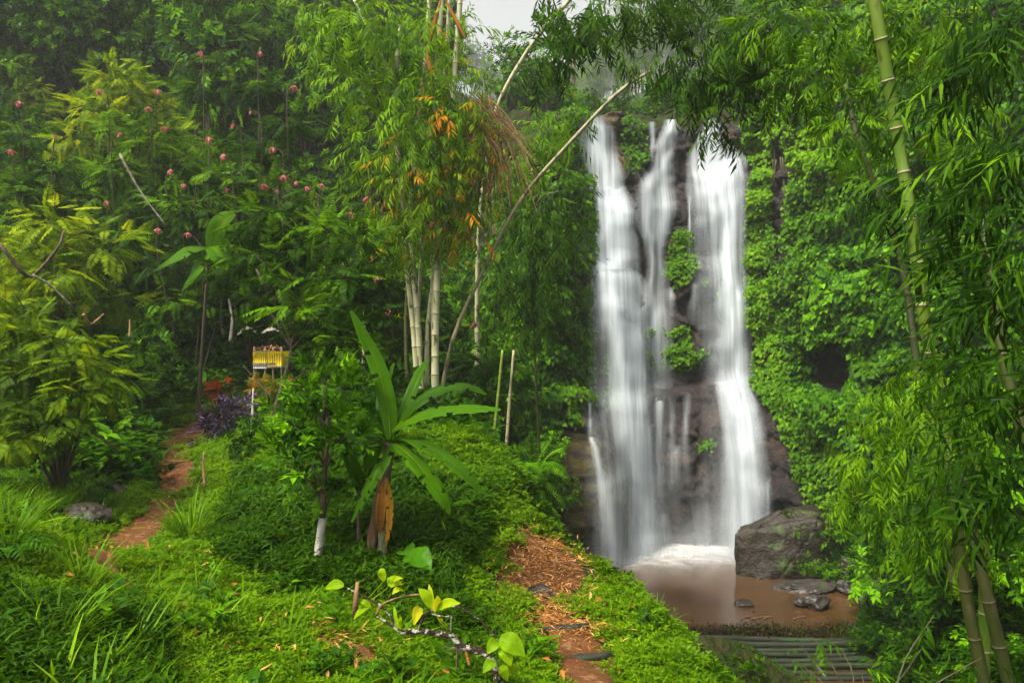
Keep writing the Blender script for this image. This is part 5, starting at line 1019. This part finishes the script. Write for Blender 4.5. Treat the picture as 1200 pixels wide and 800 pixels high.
# broad leaved plant behind, seen at the left
b6 = on_ground(*(P(232, 400, 18)[:2])); t = thing('banana_plant', 'young banana plant with two pale broad leaves among the feathery bushes', 'banana plant', b6)
L6 = lambda px, py, Y: P(px, py, Y) - b6
obj('stem', MB().add(*tube(bez([(0, 0, 0), (0.05, 0, 1), L6(245, 290, 17.6)], 8), np.linspace(.07, .03, 8), 7)).mesh('stem', M['bark'], True), t)
for k, (pts, up) in enumerate([([L6(245, 290, 17.6), L6(237, 305, 17.2), L6(228, 322, 17.0), L6(214, 340, 16.9)], (-.5, -.8, .6)), ([L6(245, 290, 17.6), L6(252, 292, 17.4), L6(258, 305, 17.2), L6(262, 322, 17.1)], (.5, -.8, .5)), ([L6(245, 290, 17.6), L6(225, 292, 17.2), L6(205, 303, 17), L6(180, 318, 16.9)], (0, -.6, 1)), ([L6(245, 290, 17.6), L6(258, 262, 17.4), L6(275, 250, 17.3)], (.2, -.8, .3))]):
    banana_leaf(pts, .46, t, up, 'banana', .5, 60 + k, .05)
# hazy wild banana on the ridge at the top
b7 = on_ground(*(P(668, 120, 52)[:2])); t = thing('banana_plant', 'very pale misty banana plant against the white sky', 'banana plant', b7)
obj('stem', MB().add(*tube([(0, 0, 0), P(672, 70, 52) - b7], [.3, .18], 8)).mesh('stem', M['bark'], True), t)
for k, pts in enumerate([[(672, 70), (664, 40), (655, 10)], [(672, 70), (684, 38), (692, 5)], [(672, 70), (640, 50), (618, 62)], [(672, 70), (700, 48), (722, 60)], [(672, 70), (640, 28), (622, 20)], [(672, 70), (705, 28), (725, 25)]]):
    banana_leaf([P(*q, 52 - .5 * i) - b7 for i, q in enumerate(pts)], 1.0, t, (0, -1, .4), 'banana', .4, 70 + k, .05)

# ------------------------------------------------------------------ foreground branch with lichen and lime leaves
YF = 4.3
bf = G(583, 802); YF = min(bf[1], 5.0); bf = on_ground(*(P(583, 802, YF)[:2])); ft = thing('fallen_branch', 'crooked lichen covered branch with big lime green leaves at the bottom edge', 'branch', bf)
LF = lambda px, py, dy=0: P(px, py, YF + dy) - bf
def twig(pts, r0, r1, mat='lichen_bark', n=16, sides=7, name='twig', parent=None, wob=0):
    c = bez([LF(*q) for q in pts], n); c = c + rng.normal(0, wob, c.shape)
    return obj(name, MB().add(*tube(c, np.linspace(r0, r1, n) * (1 + .12 * rng.normal(size=n)), sides)).mesh(name, M[mat], True), parent or ft)
limb = twig([(588, 815), (584, 795), (577, 775), (567, 764), (545, 758), (528, 745), (508, 741), (490, 739), (470, 741)], .032, .014, n=40, sides=9, name='limb', wob=.003)
for pts, r0, r1, mt in [([(470, 740), (455, 730), (441, 721)], .011, .008, 'lichen_bark'), ([(441, 721), (448, 708), (470, 699), (498, 695), (502, 690)], .009, .004, 'twig'), ([(466, 738), (452, 714), (430, 700), (403, 687)], .008, .004, 'lichen_bark'), ([(490, 739), (500, 718), (520, 710), (540, 712), (562, 726), (577, 742), (585, 752)], .008, .005, 'lichen_bark'),
                        ([(500, 717), (520, 722), (532, 720)], .006, .003, 'lichen_bark'), ([(528, 738), (529, 722)], .007, .005, 'white_bark'), ([(536, 755), (535, 785)], .007, .006, 'bark'), ([(530, 758), (545, 764), (520, 757)], .008, .005, 'bark'), ([(545, 758), (550, 778)], .012, .01, 'straw'),
                        ([(490, 739), (480, 712), (473, 690)], .005, .003, 'lime'), ([(470, 738), (478, 722), (492, 712)], .005, .003, 'lime'), ([(525, 738), (514, 725), (510, 716)], .007, .004, 'lime'), ([(462, 734), (438, 716), (432, 712)], .004, .003, 'lime'), ([(432, 700), (445, 686), (450, 680)], .004, .003, 'lime'), ([(436, 702), (450, 692), (456, 686)], .004, .003, 'lime')]:
    twig(pts, r0, r1, mt)
obj('stump', MB().add(*tube([LF(416, 722), LF(417, 703), LF(419, 682)], [.022, .019, .012], 8)).mesh('stump', M['twig'], True), ft)
def lime_leaf(a, b, wd, seed, tint=.5, up=(0, -.7, .7), mat='lime', parent=None, LFn=None, droop=.0):
    f = LFn or LF; A0, B0 = f(*a), f(*b); mid = (A0 + B0) / 2 + np.array([0, -.01, .02])
    n, m = 12, 7; c = bez([A0, mid, B0 + np.array([0, 0, -droop])], n); t = nrm(np.gradient(c, axis=0)); x = nrm(np.cross(t, up)); z = np.cross(x, t); s = np.linspace(-1, 1, m); k = np.linspace(0, 1, n)
    w_ = wd * .5 * (np.sin(PI * np.clip(k, .03, .985) ** .75) ** .8); V = c[:, None] + x[:, None] * (s[None, :, None] * w_[:, None, None]) + z[:, None] * ((.3 * np.abs(s)[None] + .1 * np.sin(k * 17)[:, None] * np.abs(s)[None]) * w_[:, None])[..., None]
    uv = np.stack([np.repeat(np.abs(s)[None], n, 0), np.repeat(k[:, None], m, 1) * .9 - .25 * np.abs(s)[None]], -1).reshape(-1, 2); T = tint + .14 * fbm(np.stack([uv[:, 0] * 2, uv[:, 1] * 4, uv[:, 0] * 0 + seed * 1.7], -1), 2, seed)
    return obj('leaf', MB().add(V, grid_q(n, m), np.clip(T, 0, 1), 0, uv).mesh('leaf', M[mat], True, True), parent or ft)
for k, (a, b, wd, ti) in enumerate([((403, 686), (378, 690), .085, .3), ((450, 680), (445, 664), .075, .5), ((456, 686), (462, 672), .06, .6), ((456, 685), (474, 676), .05, .65), ((457, 687), (474, 684), .055, .6), ((472, 691), (458, 697), .06, .75), ((434, 711), (419, 704), .05, .5), ((434, 712), (412, 727), .07, .4), ((508, 712), (488, 686), .09, .62), ((508, 713), (502, 680), .05, .6), ((510, 716), (513, 695), .08, .7), ((512, 712), (543, 706), .085, .55), ((492, 711), (484, 735), .09, .9),
                                    ((466, 736), (461, 706), .035, .35), ((469, 736), (468, 718), .04, .4), ((528, 738), (512, 722), .03, .7), ((586, 747), (619, 771), .17, .25), ((585, 750), (569, 768), .11, .2), ((588, 757), (600, 783), .12, .35), ((580, 775), (564, 790), .09, .25), ((590, 786), (610, 790), .09, .25), ((586, 780), (596, 800), .09, .3), ((570, 758), (598, 745), .0, .3)][:-1]):
    lime_leaf((a[0], a[1], rng.uniform(-.08, .05)), (a[0] + (b[0] - a[0]) * .88, a[1] + (b[1] - a[1]) * .88, rng.uniform(-.2, .08)), wd * .8, k, ti, (rng.uniform(-.5, .5), -.8, .6))
# elephant ear leaves
be = G(470, 672); et = thing('elephant_ear', 'elephant ear plant with a few heart shaped dark leaves beside the banana stem', 'plant', be); LE = lambda px, py, dy=0: P(px, py, be[1] + dy) - be
for k, (a, b, wd) in enumerate([((478, 650, -.1), (505, 664, -.3), .28), ((480, 650, -.1), (470, 643, .05), .2), ((438, 664, -.1), (416, 667, -.2), .2), ((440, 662, -.1), (436, 652, .1), .17), ((444, 666, -.1), (452, 658, -.1), .18), ((470, 690, -.2), (480, 678, -.3), .16)]):
    lime_leaf(a, b, wd, 80 + k, .5, (0, -.5, .85), 'taro', et, LE, .03)
    obj('stalk', MB().add(*tube(bez([LE(470 if a[0] > 450 else 445, 685), LE(*a)], 5), .008, 5)).mesh('stalk', M['culm_green'], True), et)

# ------------------------------------------------------------------ small trees and bushes of the left foreground
bs = G(371, 672); YS = bs[1]; t = thing('sapling', 'sapling with a white mottled trunk base and glossy oval leaves', 'tree', bs); LS = lambda px, py, dy=0: P(px, py, YS + dy) - bs
obj('trunk', MB().add(*tube(bez([LS(370, 676), LS(374, 640), LS(378, 606)], 10), np.linspace(.05, .04, 10), 10)).mesh('trunk', M['white_bark'], True), t)
up_ = MB(); rs = np.random.default_rng(4); bl = []
up_.add(*tube(bez([LS(378, 607), LS(380, 560), LS(384, 500), LS(378, 450)], 12), np.linspace(.036, .012, 12), 8))
for px, py, rx, ry in [(378, 580, 32, 22), (360, 540, 30, 30), (400, 560, 28, 28), (345, 500, 25, 28), (375, 490, 32, 32), (405, 510, 22, 28), (355, 455, 25, 22), (385, 445, 25, 25), (410, 465, 20, 20), (338, 545, 18, 22)]:
    dy = rs.uniform(-.3, .3); bl.append(pb(px, py, rx, ry, YS + dy, None, bs)); up_.add(*tube(bez([LS(380, min(600, py + 45)), LS((px + 380) / 2, py + 15, dy * .6), LS(px, py, dy)], 7), np.linspace(.016, .005, 7), 5))
obj('stem', up_.mesh('stem', M['bark'], True), t)
SAP = [broad_sprig(9, .62, .36, 60 + k, -.3) for k in range(3)]
obj('foliage', crown(bl, 165, SAP, .25, rs, 0, -.25, .2, (.62, .2), .9).mesh('foliage', M['broad']), t)
# dark stemmed feathery tree in front of the shrine
bx = G(283, 578); YX = 12.8; bx = on_ground(*(P(283, 570, YX)[:2])); t = thing('feathery_tree', 'crooked dark stemmed tree with flat tiers of feathery leaves beside the shrine', 'tree', bx); LX = lambda px, py, dy=0: P(px, py, YX + dy) - bx
tm = MB(); tm.add(*tube(bez([(0, 0, -.1), LX(295, 540), LX(315, 500), LX(330, 455), LX(342, 410), LX(336, 385), LX(318, 350), LX(300, 315)], 30), np.linspace(.06, .02, 30) * (1 + .1 * rs.normal(size=30)), 8))
bl = []
for px, py, rx, ry, dy in [(400, 325, 45, 14, -.4), (415, 360, 35, 12, -.2), (380, 385, 45, 12, -.5), (340, 330, 40, 14, 0), (300, 300, 40, 14, .2), (350, 290, 35, 14, .3), (385, 270, 35, 14, .3), (425, 280, 25, 12, 0), (300, 350, 35, 12, .3), (400, 400, 35, 12, -.2), (395, 425, 30, 10, -.2), (270, 320, 25, 12, .3), (330, 250, 30, 15, .4), (295, 262, 28, 14, .4) , (350, 360, 30, 10, -.3)]:
    bl.append(pb(px, py, rx, ry, YX + dy, .6, bx)); f = rs.uniform(.5, .95); st = LX(342 - 30 * max(0, f - .7), 410 - 60 * max(0, f - .6)) if py < 410 else LX(330, 455); tm.add(*tube(bez([st, (st + LX(px, py, dy)) / 2 + np.array([0, 0, .08]), LX(px, py + 4, dy)], 8), np.linspace(.022, .006, 8), 5))
tm.add(*tube(bez([LX(320, 500), LX(345, 455), LX(385, 433), LX(440, 435)], 10), np.linspace(.02, .006, 10), 5)); tm.add(*tube(bez([LX(322, 470), LX(300, 445), LX(285, 428)], 8), np.linspace(.018, .006, 8), 5))
obj('trunk', tm.mesh('trunk', M['bark'], True), t); obj('crown', crown(bl, 520, FE, .44, rs, 0, .1, .6, (.42, .14), .95).mesh('crown', M['feather']), t)
# bright bushes at the left edge
for px, py, s, k, lb in [(150, 160, 1.15, 0, 'rounded yellow green tree standing out on the misty left slope'), (62, 345, .95, 1, 'yellow green feathery bush at the left edge above the fern like one')]:
    Y = 25 if k == 0 else 15.5; p = P(px, py, Y); hgt = 3.2 * s; p[2] -= hgt * .55; g = on_ground(p[0], Y); spawn(BRIGHT[k], (p[0], Y, min(p[2], 99) if k else p[2]), 1.0 + k, s * 1.1, lb)
    if p[2] > g[2]: obj('trunk', MB().add(*tube([(0, 0, .1), (.1, 0, (g[2] - p[2]) / (s * 1.1) - .2)], [.06, .09], 7)).mesh('trunk', M['bark'], True), [o for o in C.objects if o.get('label') == lb][0])
bq = on_ground(*(P(70, 545, 10.4)[:2])); t = thing('feathery_bush', 'large bright bush with layered feathery fronds at the left edge', 'shrub', bq); bl = []; tm = MB()
for px, py, rx, ry, Y in [(60, 400, 50, 16, 10.2), (30, 380, 40, 16, 10.3), (90, 425, 45, 14, 10), (40, 435, 50, 14, 9.8), (100, 460, 40, 12, 9.8), (30, 470, 50, 14, 9.6), (70, 490, 40, 12, 9.6), (20, 510, 40, 12, 9.5), (-20, 430, 40, 30, 10), (120, 440, 25, 12, 10)]:
    bl.append(pb(px, py, rx, ry, Y, .55, bq)); e_ = P(px, py, Y) - bq; tm.add(*tube(bez([(0, 0, 0), e_ * .5 + np.array([0, 0, .15]), e_], 8), np.linspace(.03, .006, 8), 5))
obj('stem', tm.mesh('stem', M['bark'], True), t); obj('foliage', crown(bl, 520, [feather(11, .36, .3, 7), feather(10, .36, .3, 8)], .31, rs, 0, .25, .6, (.36, .16), .95).mesh('foliage', M['feather_bright']), t)
# broadleaf bush right of the stem
rock_b = [((345, 500), 'glossy light green bush right of the dark crooked stem', 11.5, 26), ((440, 530), 'dark broad leaved bush behind the banana plant', 10.2, 30), ((300, 520), 'low leafy bush at the foot of the crooked tree', 12.2, 22)]
for (px, py), lb, Y, rp in rock_b:
    p = on_ground((px - 600) / K * Y, Y); s = rp * Y / K; spawn(LOWSHRUB[rs.integers(0, 4)], p, rs.uniform(0, 6), s * 1.5, lb)
# fern fronds
def fern(label, base, fr, n=16, seed=0, wd=.28, name='fern', bip=False, mat='fern', tint=.5):
    r = np.random.default_rng(seed); t = thing(name, label, 'fern', base)
    for tip, arch in fr:
        tip = np.asarray(tip) - base; c = bez([(0, 0, 0), tip * .5 + np.array([0, 0, arch]), tip], n * 2); L_ = np.linalg.norm(tip) + arch; mb = MB(); tt = nrm(np.gradient(c, axis=0)); sdv = nrm(np.cross(tt, (0, 0, 1.)))
        k = np.arange(3, n * 2); s = np.where(k % 2, 1, -1); ln = L_ * wd * np.sin(PI * np.clip((k / (n * 2)) ** .7, .05, .99)) ** .8 + .01
        d = sdv[k] * s[:, None] + tt[k] * .45 + np.array([0, 0, -.3]); tp = feather(11, .42, .2, 3) if bip else leaf2(.17, .03, .12)
        mb.cloud(tp, c[k], frames(d, np.tile([0, 0, 1.], (len(k), 1))), ln, tint + r.normal(0, .07, len(k)) + r.normal(0, .08)); mb.add(*tube(c, np.linspace(.012, .003, n * 2), 4), .2)
        obj('frond', mb.mesh('frond', M[mat]), t)
    return t
bfn = P(625, 578, 12.6)
fern('large tree fern with dark arching fronds beside the brown rock wall', bfn, [(P(px, py, 12.6 + dy), a) for px, py, dy, a in [(660, 545, -.4, .3), (665, 575, -.3, .3), (655, 608, -.3, .3), (635, 530, 0, .25), (600, 540, .2, .3), (585, 570, .1, .3), (645, 618, -.5, .3), (612, 525, -.1, .2), (628, 620, -.6, .35), (596, 604, -.3, .3), (662, 592, -.6, .3), (640, 560, -.9, .4), (615, 590, -1, .4), (668, 560, -.7, .35), (580, 590, -.2, .3), (605, 560, -.6, .4), (664, 522, -.3, .25), (648, 510, -.1, .2), (622, 508, -.1, .2), (602, 518, .1, .2)]], 24, 1, .2, 'tree_fern', False, tint=.7)
g = G(535, 612); bfs = np.array([P(535, 606, g[1])[0], g[1], P(535, 606, g[1])[2] + .02])
fern('small light green fern on the shaded face of the mound', bfs, [(P(px, py, g[1] - .25), .1) for px, py in [(515, 608), (520, 622), (550, 602), (556, 615), (537, 620), (528, 592), (548, 588)]], 12, 2, .26, mat='fern', tint=.85)
for px, py, lb, s in [(308, 590, 'small fern on the dark slope left of the white stemmed sapling', .2), (10, 668, 'fern at the left edge among tall grass', .22), (150, 565, 'fern in the undergrowth beside the upper path', .3)]:
    g = G(px, py); fern(lb, g + np.array([0, 0, .05]), [(g + np.array([math.cos(a) * s * 1.6, math.sin(a) * s * 1.6, s * .6]), .12) for a in np.linspace(0, 5.6, 8)], 11, 5, .25)
# grass clumps
for px, py, n, h, lb, wd in [(222, 632, 90, .62, 'upright clump of long grass blades at the bend of the upper path', 1.0), (8, 640, 70, .5, 'tall arching grass clump at the left edge', 1.0), (235, 700, 26, .4, 'sparse grass clump on the lawn edge', .8), (60, 760, 60, .5, 'long bladed grass clump in the lower left corner', 1.0), (140, 780, 40, .42, 'grass clump at the bottom left beside the lawn', 1.0), (95, 690, 50, .45, 'grass clump on the left bank above the corner', .9), (560, 690, 0, .3, '', 1), (610, 690, 0, .3, '', 1)]:
    if not n: continue
    g = G(px, py); o = obj('grass_clump', grass_tuft(px, M['grass'], .16, n, h, .55, .5, wd * .8), None, g - np.array([0, 0, .02])); tag(o, lb, 'grass')
# purple, red and variegated plants round the shrine
rp = np.random.default_rng(12)
def small_plant(name, label, px, py, Y, blobs, n, size, mat, tpls, tint=.5, droop=-.2):
    b = on_ground(*(P(px, py, Y)[:2])); t = thing(name, label, 'plant', b); bl = [pb(*q, base=b) for q in blobs]; tm = MB()
    for c, q in bl: tm.add(*tube(bez([(0, 0, 0), c * .5, c], 5), [.02, .018, .015, .012, .006], 5))
    obj('stem', tm.mesh('stem', M['bark'], True), t); obj('foliage', crown(bl, n, tpls, size, rp, 0, droop, .2, (tint, .2), .9).mesh('foliage', M[mat]), t); return t
PUR = [broad_sprig(9, .6, .28, 90 + k, .1) for k in range(3)]
small_plant('purple_plant', 'dark purple leaved bush beside the upper end of the path', 262, 535, 15.2, [(265, 490, 20, 16, 15.1), (255, 515, 22, 16, 15), (275, 510, 18, 18, 15), (250, 528, 14, 10, 14.9), (280, 482, 12, 12, 15.2), (245, 512, 12, 12, 15.1)], 150, .34, 'purple', PUR, .45)
small_plant('red_plant', 'small red leaved plant with upright leaves beside the purple bush', 256, 478, 18, [(250, 462, 9, 9, 18), (262, 452, 8, 12, 18), (243, 458, 6, 6, 18), (259, 470, 8, 8, 18)], 24, .3, 'red', PUR, .5, -.6)
small_plant('croton', 'low variegated yellow and red plant in front of the shrine', 315, 468, 18.4, [(302, 450, 8, 7, 18.4), (314, 454, 9, 7, 18.3), (327, 452, 9, 8, 18.4), (340, 455, 7, 6, 18.3), (308, 460, 8, 6, 18.2)], 70, .3, 'croton', PUR, .5, -.5)

# ------------------------------------------------------------------ the shrine
ys = 19.2; sb = on_ground(*(P(314, 470, ys)[:2])); sb[2] = min(sb[2], P(0, 474, ys)[2]); st = thing('shrine', 'small offering shrine on thin posts wrapped in yellow cloth with a white hem', 'shrine', sb)
LSx = lambda px, py, dy=0: P(px, py, ys + dy) - sb
M['wood'] = solid_mat('grey_wood', (.1, .06, .035), (.2, .13, .08), 8, .8, .4, (1, 1, .2))
M['offer'] = leaf_mat('dried_offering', [(0, (.09, .04, .02)), (.5, (.3, .16, .07)), (1, (.5, .4, .25))], .1, .8)
def cloth_mat(name, c):
    m, N, L, out = new_mat(name); p = N('ShaderNodeBsdfPrincipled', Roughness=.75); tc = N('ShaderNodeTexCoord'); n = N('ShaderNodeTexNoise', Scale=9, Detail=3); L(tc.outputs['Object'], n.inputs[0])
    rr = ramp(N, [(.3, tuple(x * .75 for x in c)), (.65, c)]); L(n.outputs['Fac'], rr.inputs[0]); L(rr.outputs[0], p.inputs['Base Color']); t2 = N('ShaderNodeBsdfTranslucent'); L(rr.outputs[0], t2.inputs[0]); mx = N('ShaderNodeMixShader'); mx.inputs[0].default_value = .25
    L(p.outputs[0], mx.inputs[1]); L(t2.outputs[0], mx.inputs[2]); L(mx.outputs[0], out.inputs[0]); return m
M['ycloth'] = cloth_mat('yellow_cloth', (.85, .66, .012)); M['wcloth'] = cloth_mat('white_cloth', (.78, .76, .7)); M['roofing'] = solid_mat('weathered_roofing', (.5, .48, .42), (.7, .68, .62), 3, .8, .3)
posts = [(298, 0), (311, .0), (320, .0), (330, 0), (299, .55), (329, .55)]
for px, dy in posts: obj('post', MB().add(*tube([LSx(px, 478, dy), LSx(px, 406, dy)], .024, 8)).mesh('post', M['wood'], True), st)
def slab(name, p0, p1, mat):
    V = np.array([[(p0, p1)[i][0], (p0, p1)[j][1], (p0, p1)[k][2]] for i in (0, 1) for j in (0, 1) for k in (0, 1)]); return obj(name, MB().add(V, [[0, 1, 3, 2], [4, 6, 7, 5], [0, 4, 5, 1], [2, 3, 7, 6], [0, 2, 6, 4], [1, 5, 7, 3]]).mesh(name, mat), st)
for x0, x1, ytop, yw, yb in [(297, 313, 412, 425.5, 431.5), (313.5, 331, 411.5, 428.5, 430.5)]:
    for (a, b, mt, nm, off) in [(ytop, yw, 'ycloth', 'yellow_cloth', .0), (yw, yb, 'wcloth', 'white_hem', .006)]:
        n = 60; s = np.linspace(0, 1, n); fr = np.stack([np.linspace(LSx(x0, 0)[0], LSx(x1, 0)[0], n), -.04 + .014 * np.sin(s * 40 + x0) - off, s * 0], -1)
        w2 = (LSx(x1, 0) - LSx(x0, 0))[0]; lo, hi = LSx(0, b)[2], LSx(0, a)[2]; V = np.stack([fr + np.array([0, .012 * 0 + .03 * np.sin(k), lo + (hi - lo) * k / 4.]) for k in range(5)], 1)
        side = fr.copy(); V2 = np.stack([np.stack([np.full(20, (fr[0] if x0 < 305 else fr[-1])[0]), np.linspace(-.04, .58, 20) , np.full(20, lo + (hi - lo) * k / 4.)], -1) + np.array([1, 0, 0]) * (.012 * np.sin(np.linspace(0, 14, 20)))[:, None] for k in range(5)], 1)
        cm = MB().add(V, grid_q(n, 5)).add(V2, grid_q(20, 5)); obj(nm, cm.mesh(nm, M[mt], True), st)
slab('shelf', LSx(296, 432, -.05) + np.array([0, 0, .12]), LSx(332, 430, .6) + np.array([0, 0, .13]), M['wood']); slab('shelf', LSx(296, 411.5, -.06), LSx(332, 410.2, .6), M['wood'])
of = MB().cloud(leaf2(.5), np.c_[rp.uniform(LSx(297, 0)[0], LSx(331, 0)[0], 40), rp.uniform(0, .5, 40), np.full(40, LSx(0, 409)[2])], frames(rp.normal(size=(40, 3)) + np.array([0, 0, .6]), np.tile([0, 0, 1.], (40, 1))), .16, rp.random(40)); obj('offerings', of.mesh('offerings', M['offer']), st)
for (a, m_, b), lb in ((((278, 392, -1.2), (289, 384, -1.3), (300, 389, -1.2)), 'pale dry curled leaf caught in the branches above the shrine, left one'), (((307, 390, -1.3), (317, 385, -1.4), (327, 388, -1.3)), 'pale dry curled leaf caught in the branches above the shrine, right one')):
    c0 = P(a[0], a[1], ys + a[2]); o = banana_leaf([P(q[0], q[1], ys + q[2]) - c0 for q in (a, m_, b)], .1, None, (.1, -.9, .5), 'pale_dry', .35, 90, .75, .3, 'dry_leaf', 14, 7); o.location = tuple(c0); tag(o, lb, 'leaf')

# ------------------------------------------------------------------ flowering shrubs with pink tassels
def flower_mesh(seed):
    r = np.random.default_rng(seed); mb = MB(); n = 40; d = nrm(np.stack([r.normal(0, .45, n), r.normal(0, .45, n), -np.abs(r.normal(.9, .4, n))], -1))
    mb.cloud(leaf1(.3, .6, .1), d * .01, frames(d, np.tile([.1, 0, 1.], (n, 1))), r.uniform(.1, .3, n), r.uniform(0, 1, n), 0)
    mb.cloud(leaf2(.25), np.tile([0, 0, .02], (7, 1)), frames(np.stack([r.normal(0, .3, 7), r.normal(0, .3, 7), np.ones(7)], -1), np.tile([0, 1., 0], (7, 1))), r.uniform(.12, .24, 7), .7, 1); return mb.mesh('flower', [M['pink'], M['cover']])
FL = [flower_mesh(k) for k in range(3)]
fl = [(22, 118), (65, 158), (13, 175), (125, 235), (140, 155), (193, 148), (245, 160), (293, 130), (273, 145), (320, 172), (262, 180), (200, 198), (215, 215), (265, 220), (333, 205), (347, 212), (360, 218), (377, 215), (325, 222), (185, 267), (338, 258), (220, 272), (250, 290), (310, 215), (174, 125), (117, 105), (441, 323), (423, 341), (455, 362), (555, 377), (345, 100), (305, 60), (235, 60), (430, 230), (412, 248), (185, 105), (237, 205), (384, 285)]
cl = {}
for q in fl: cl.setdefault((q[0] // 85, q[1] // 75), []).append(q)
places = ['far left', 'left', 'centre left', 'shrine', 'path', 'bamboo']
for i, (key, qs) in enumerate(sorted(cl.items())):
    Y = 20.5 - (np.mean([q[1] for q in qs]) - 150) * .012; Y = max(Y, 14.5) if qs[0][0] < 400 else 16.6; b = on_ground((np.mean([q[0] for q in qs]) - 600) / K * (Y + .6), Y + .6)
    t = thing('flowering_shrub', 'feathery shrub with %s pink tassel flowers, %s, %s' % (['a single', 'two', 'three', 'four', 'five', 'six'][min(len(qs), 6) - 1], ['highest row', 'upper row', 'middle row', 'lower row', 'lowest row', 'bottom row'][key[1]], ['at the left edge', 'below the yellow green tree', 'right of the yellow green tree', 'above the shrine', 'left of the bamboo', 'beside the bamboo', 'right of the bamboo'][key[0]]), 'shrub', b, 0, 1, 'pink flowering shrubs'); tm = MB(); bl = []
    for q in qs:
        p = P(*q, Y + rp.uniform(-.3, .3)) - b; root_ = np.array([p[0] * .3, .2, 0]); low = p + np.array([rp.uniform(-.35, .35), .2, -.8]); tm.add(*tube(bez([root_, low, p + np.array([0, .03, .05])], 10), np.linspace(.03, .008, 10), 5)); bl += [(low + np.array([rp.uniform(-.3, .3), .4, -.1]), (.7, .6, .3)), (low * .8 + np.array([0, .4, -.3]), (.7, .6, .4))]
        f = obj('flower', FL[rp.integers(0, 3)], t, p); f.scale = (rp.uniform(.4, .75),) * 3; f.rotation_euler[2] = rp.uniform(0, 6)
    obj('stem', tm.mesh('stem', M['bark'], True), t); obj('foliage', crown(bl, 60 * len(qs) + 40, FE, .52, rp, 0, .1, .6, (.5, .14), .95).mesh('foliage', M['feather']), t)
# bare stems and dead branches in the undergrowth
for k, (pts, Y, r0, mt) in enumerate([([(300, 300), (318, 320), (312, 345)], 15, .03, 'bark'), ([(140, 180), (165, 225), (195, 265)], 18, .03, 'pale_bark'), ([(270, 400), (272, 375), (268, 350)], 19, .05, 'pale_bark'), ([(262, 395), (258, 365), (262, 345)], 19.5, .04, 'pale_bark'), ([(0, 285), (25, 318), (40, 322), (68, 290), (75, 270)], 11, .03, 'bark'), ([(38, 322), (60, 335), (85, 360)], 11, .02, 'pale_bark'), ([(152, 395), (152, 375)], 14, .02, 'twig'), ([(98, 368), (106, 380), (122, 368)], 13, .03, 'twig'), ([(425, 440), (427, 380), (426, 330)], 16, .05, 'pale_bark'), ([(294, 520), (296, 480), (297, 455)], 13.4, .03, 'white_bark'), ([(240, 570), (238, 545), (239, 530)], 10.5, .02, 'twig'), ([(55, 570), (75, 560), (120, 575)], 12, .03, 'twig'), ([(110, 508), (130, 520), (142, 525)], 10, .015, 'twig')]):
    a = P(*pts[0], Y); c = bez([P(*q, Y + .15 * i) - a for i, q in enumerate(pts)], 12)
    lbs = ['short bare forked stem above the shrine', 'pale slanting pole among the flowering shrubs', 'pale peeling trunk behind the shrine, right one', 'pale peeling trunk behind the shrine, left one', 'dark crooked branch at the far left edge', 'whitish broken twig hanging below the crooked branch', 'short cut stake in the bushes left of the path', 'broken orange stump left of the path', 'pale thin trunk left of the bamboo clump', 'white painted stake left of the crooked stem', 'thin dead twig beside the grass clump', 'fallen stick among the stones by the path', 'thin fallen twig on the dark undergrowth']
    tag(obj('bare_stem', MB().add(*tube(c, np.linspace(r0, r0 * .55, 12) * (1 + .1 * rng.normal(size=12)), 7)).mesh('bare_stem', M[mt], True), None, a), lbs[k], 'branch')
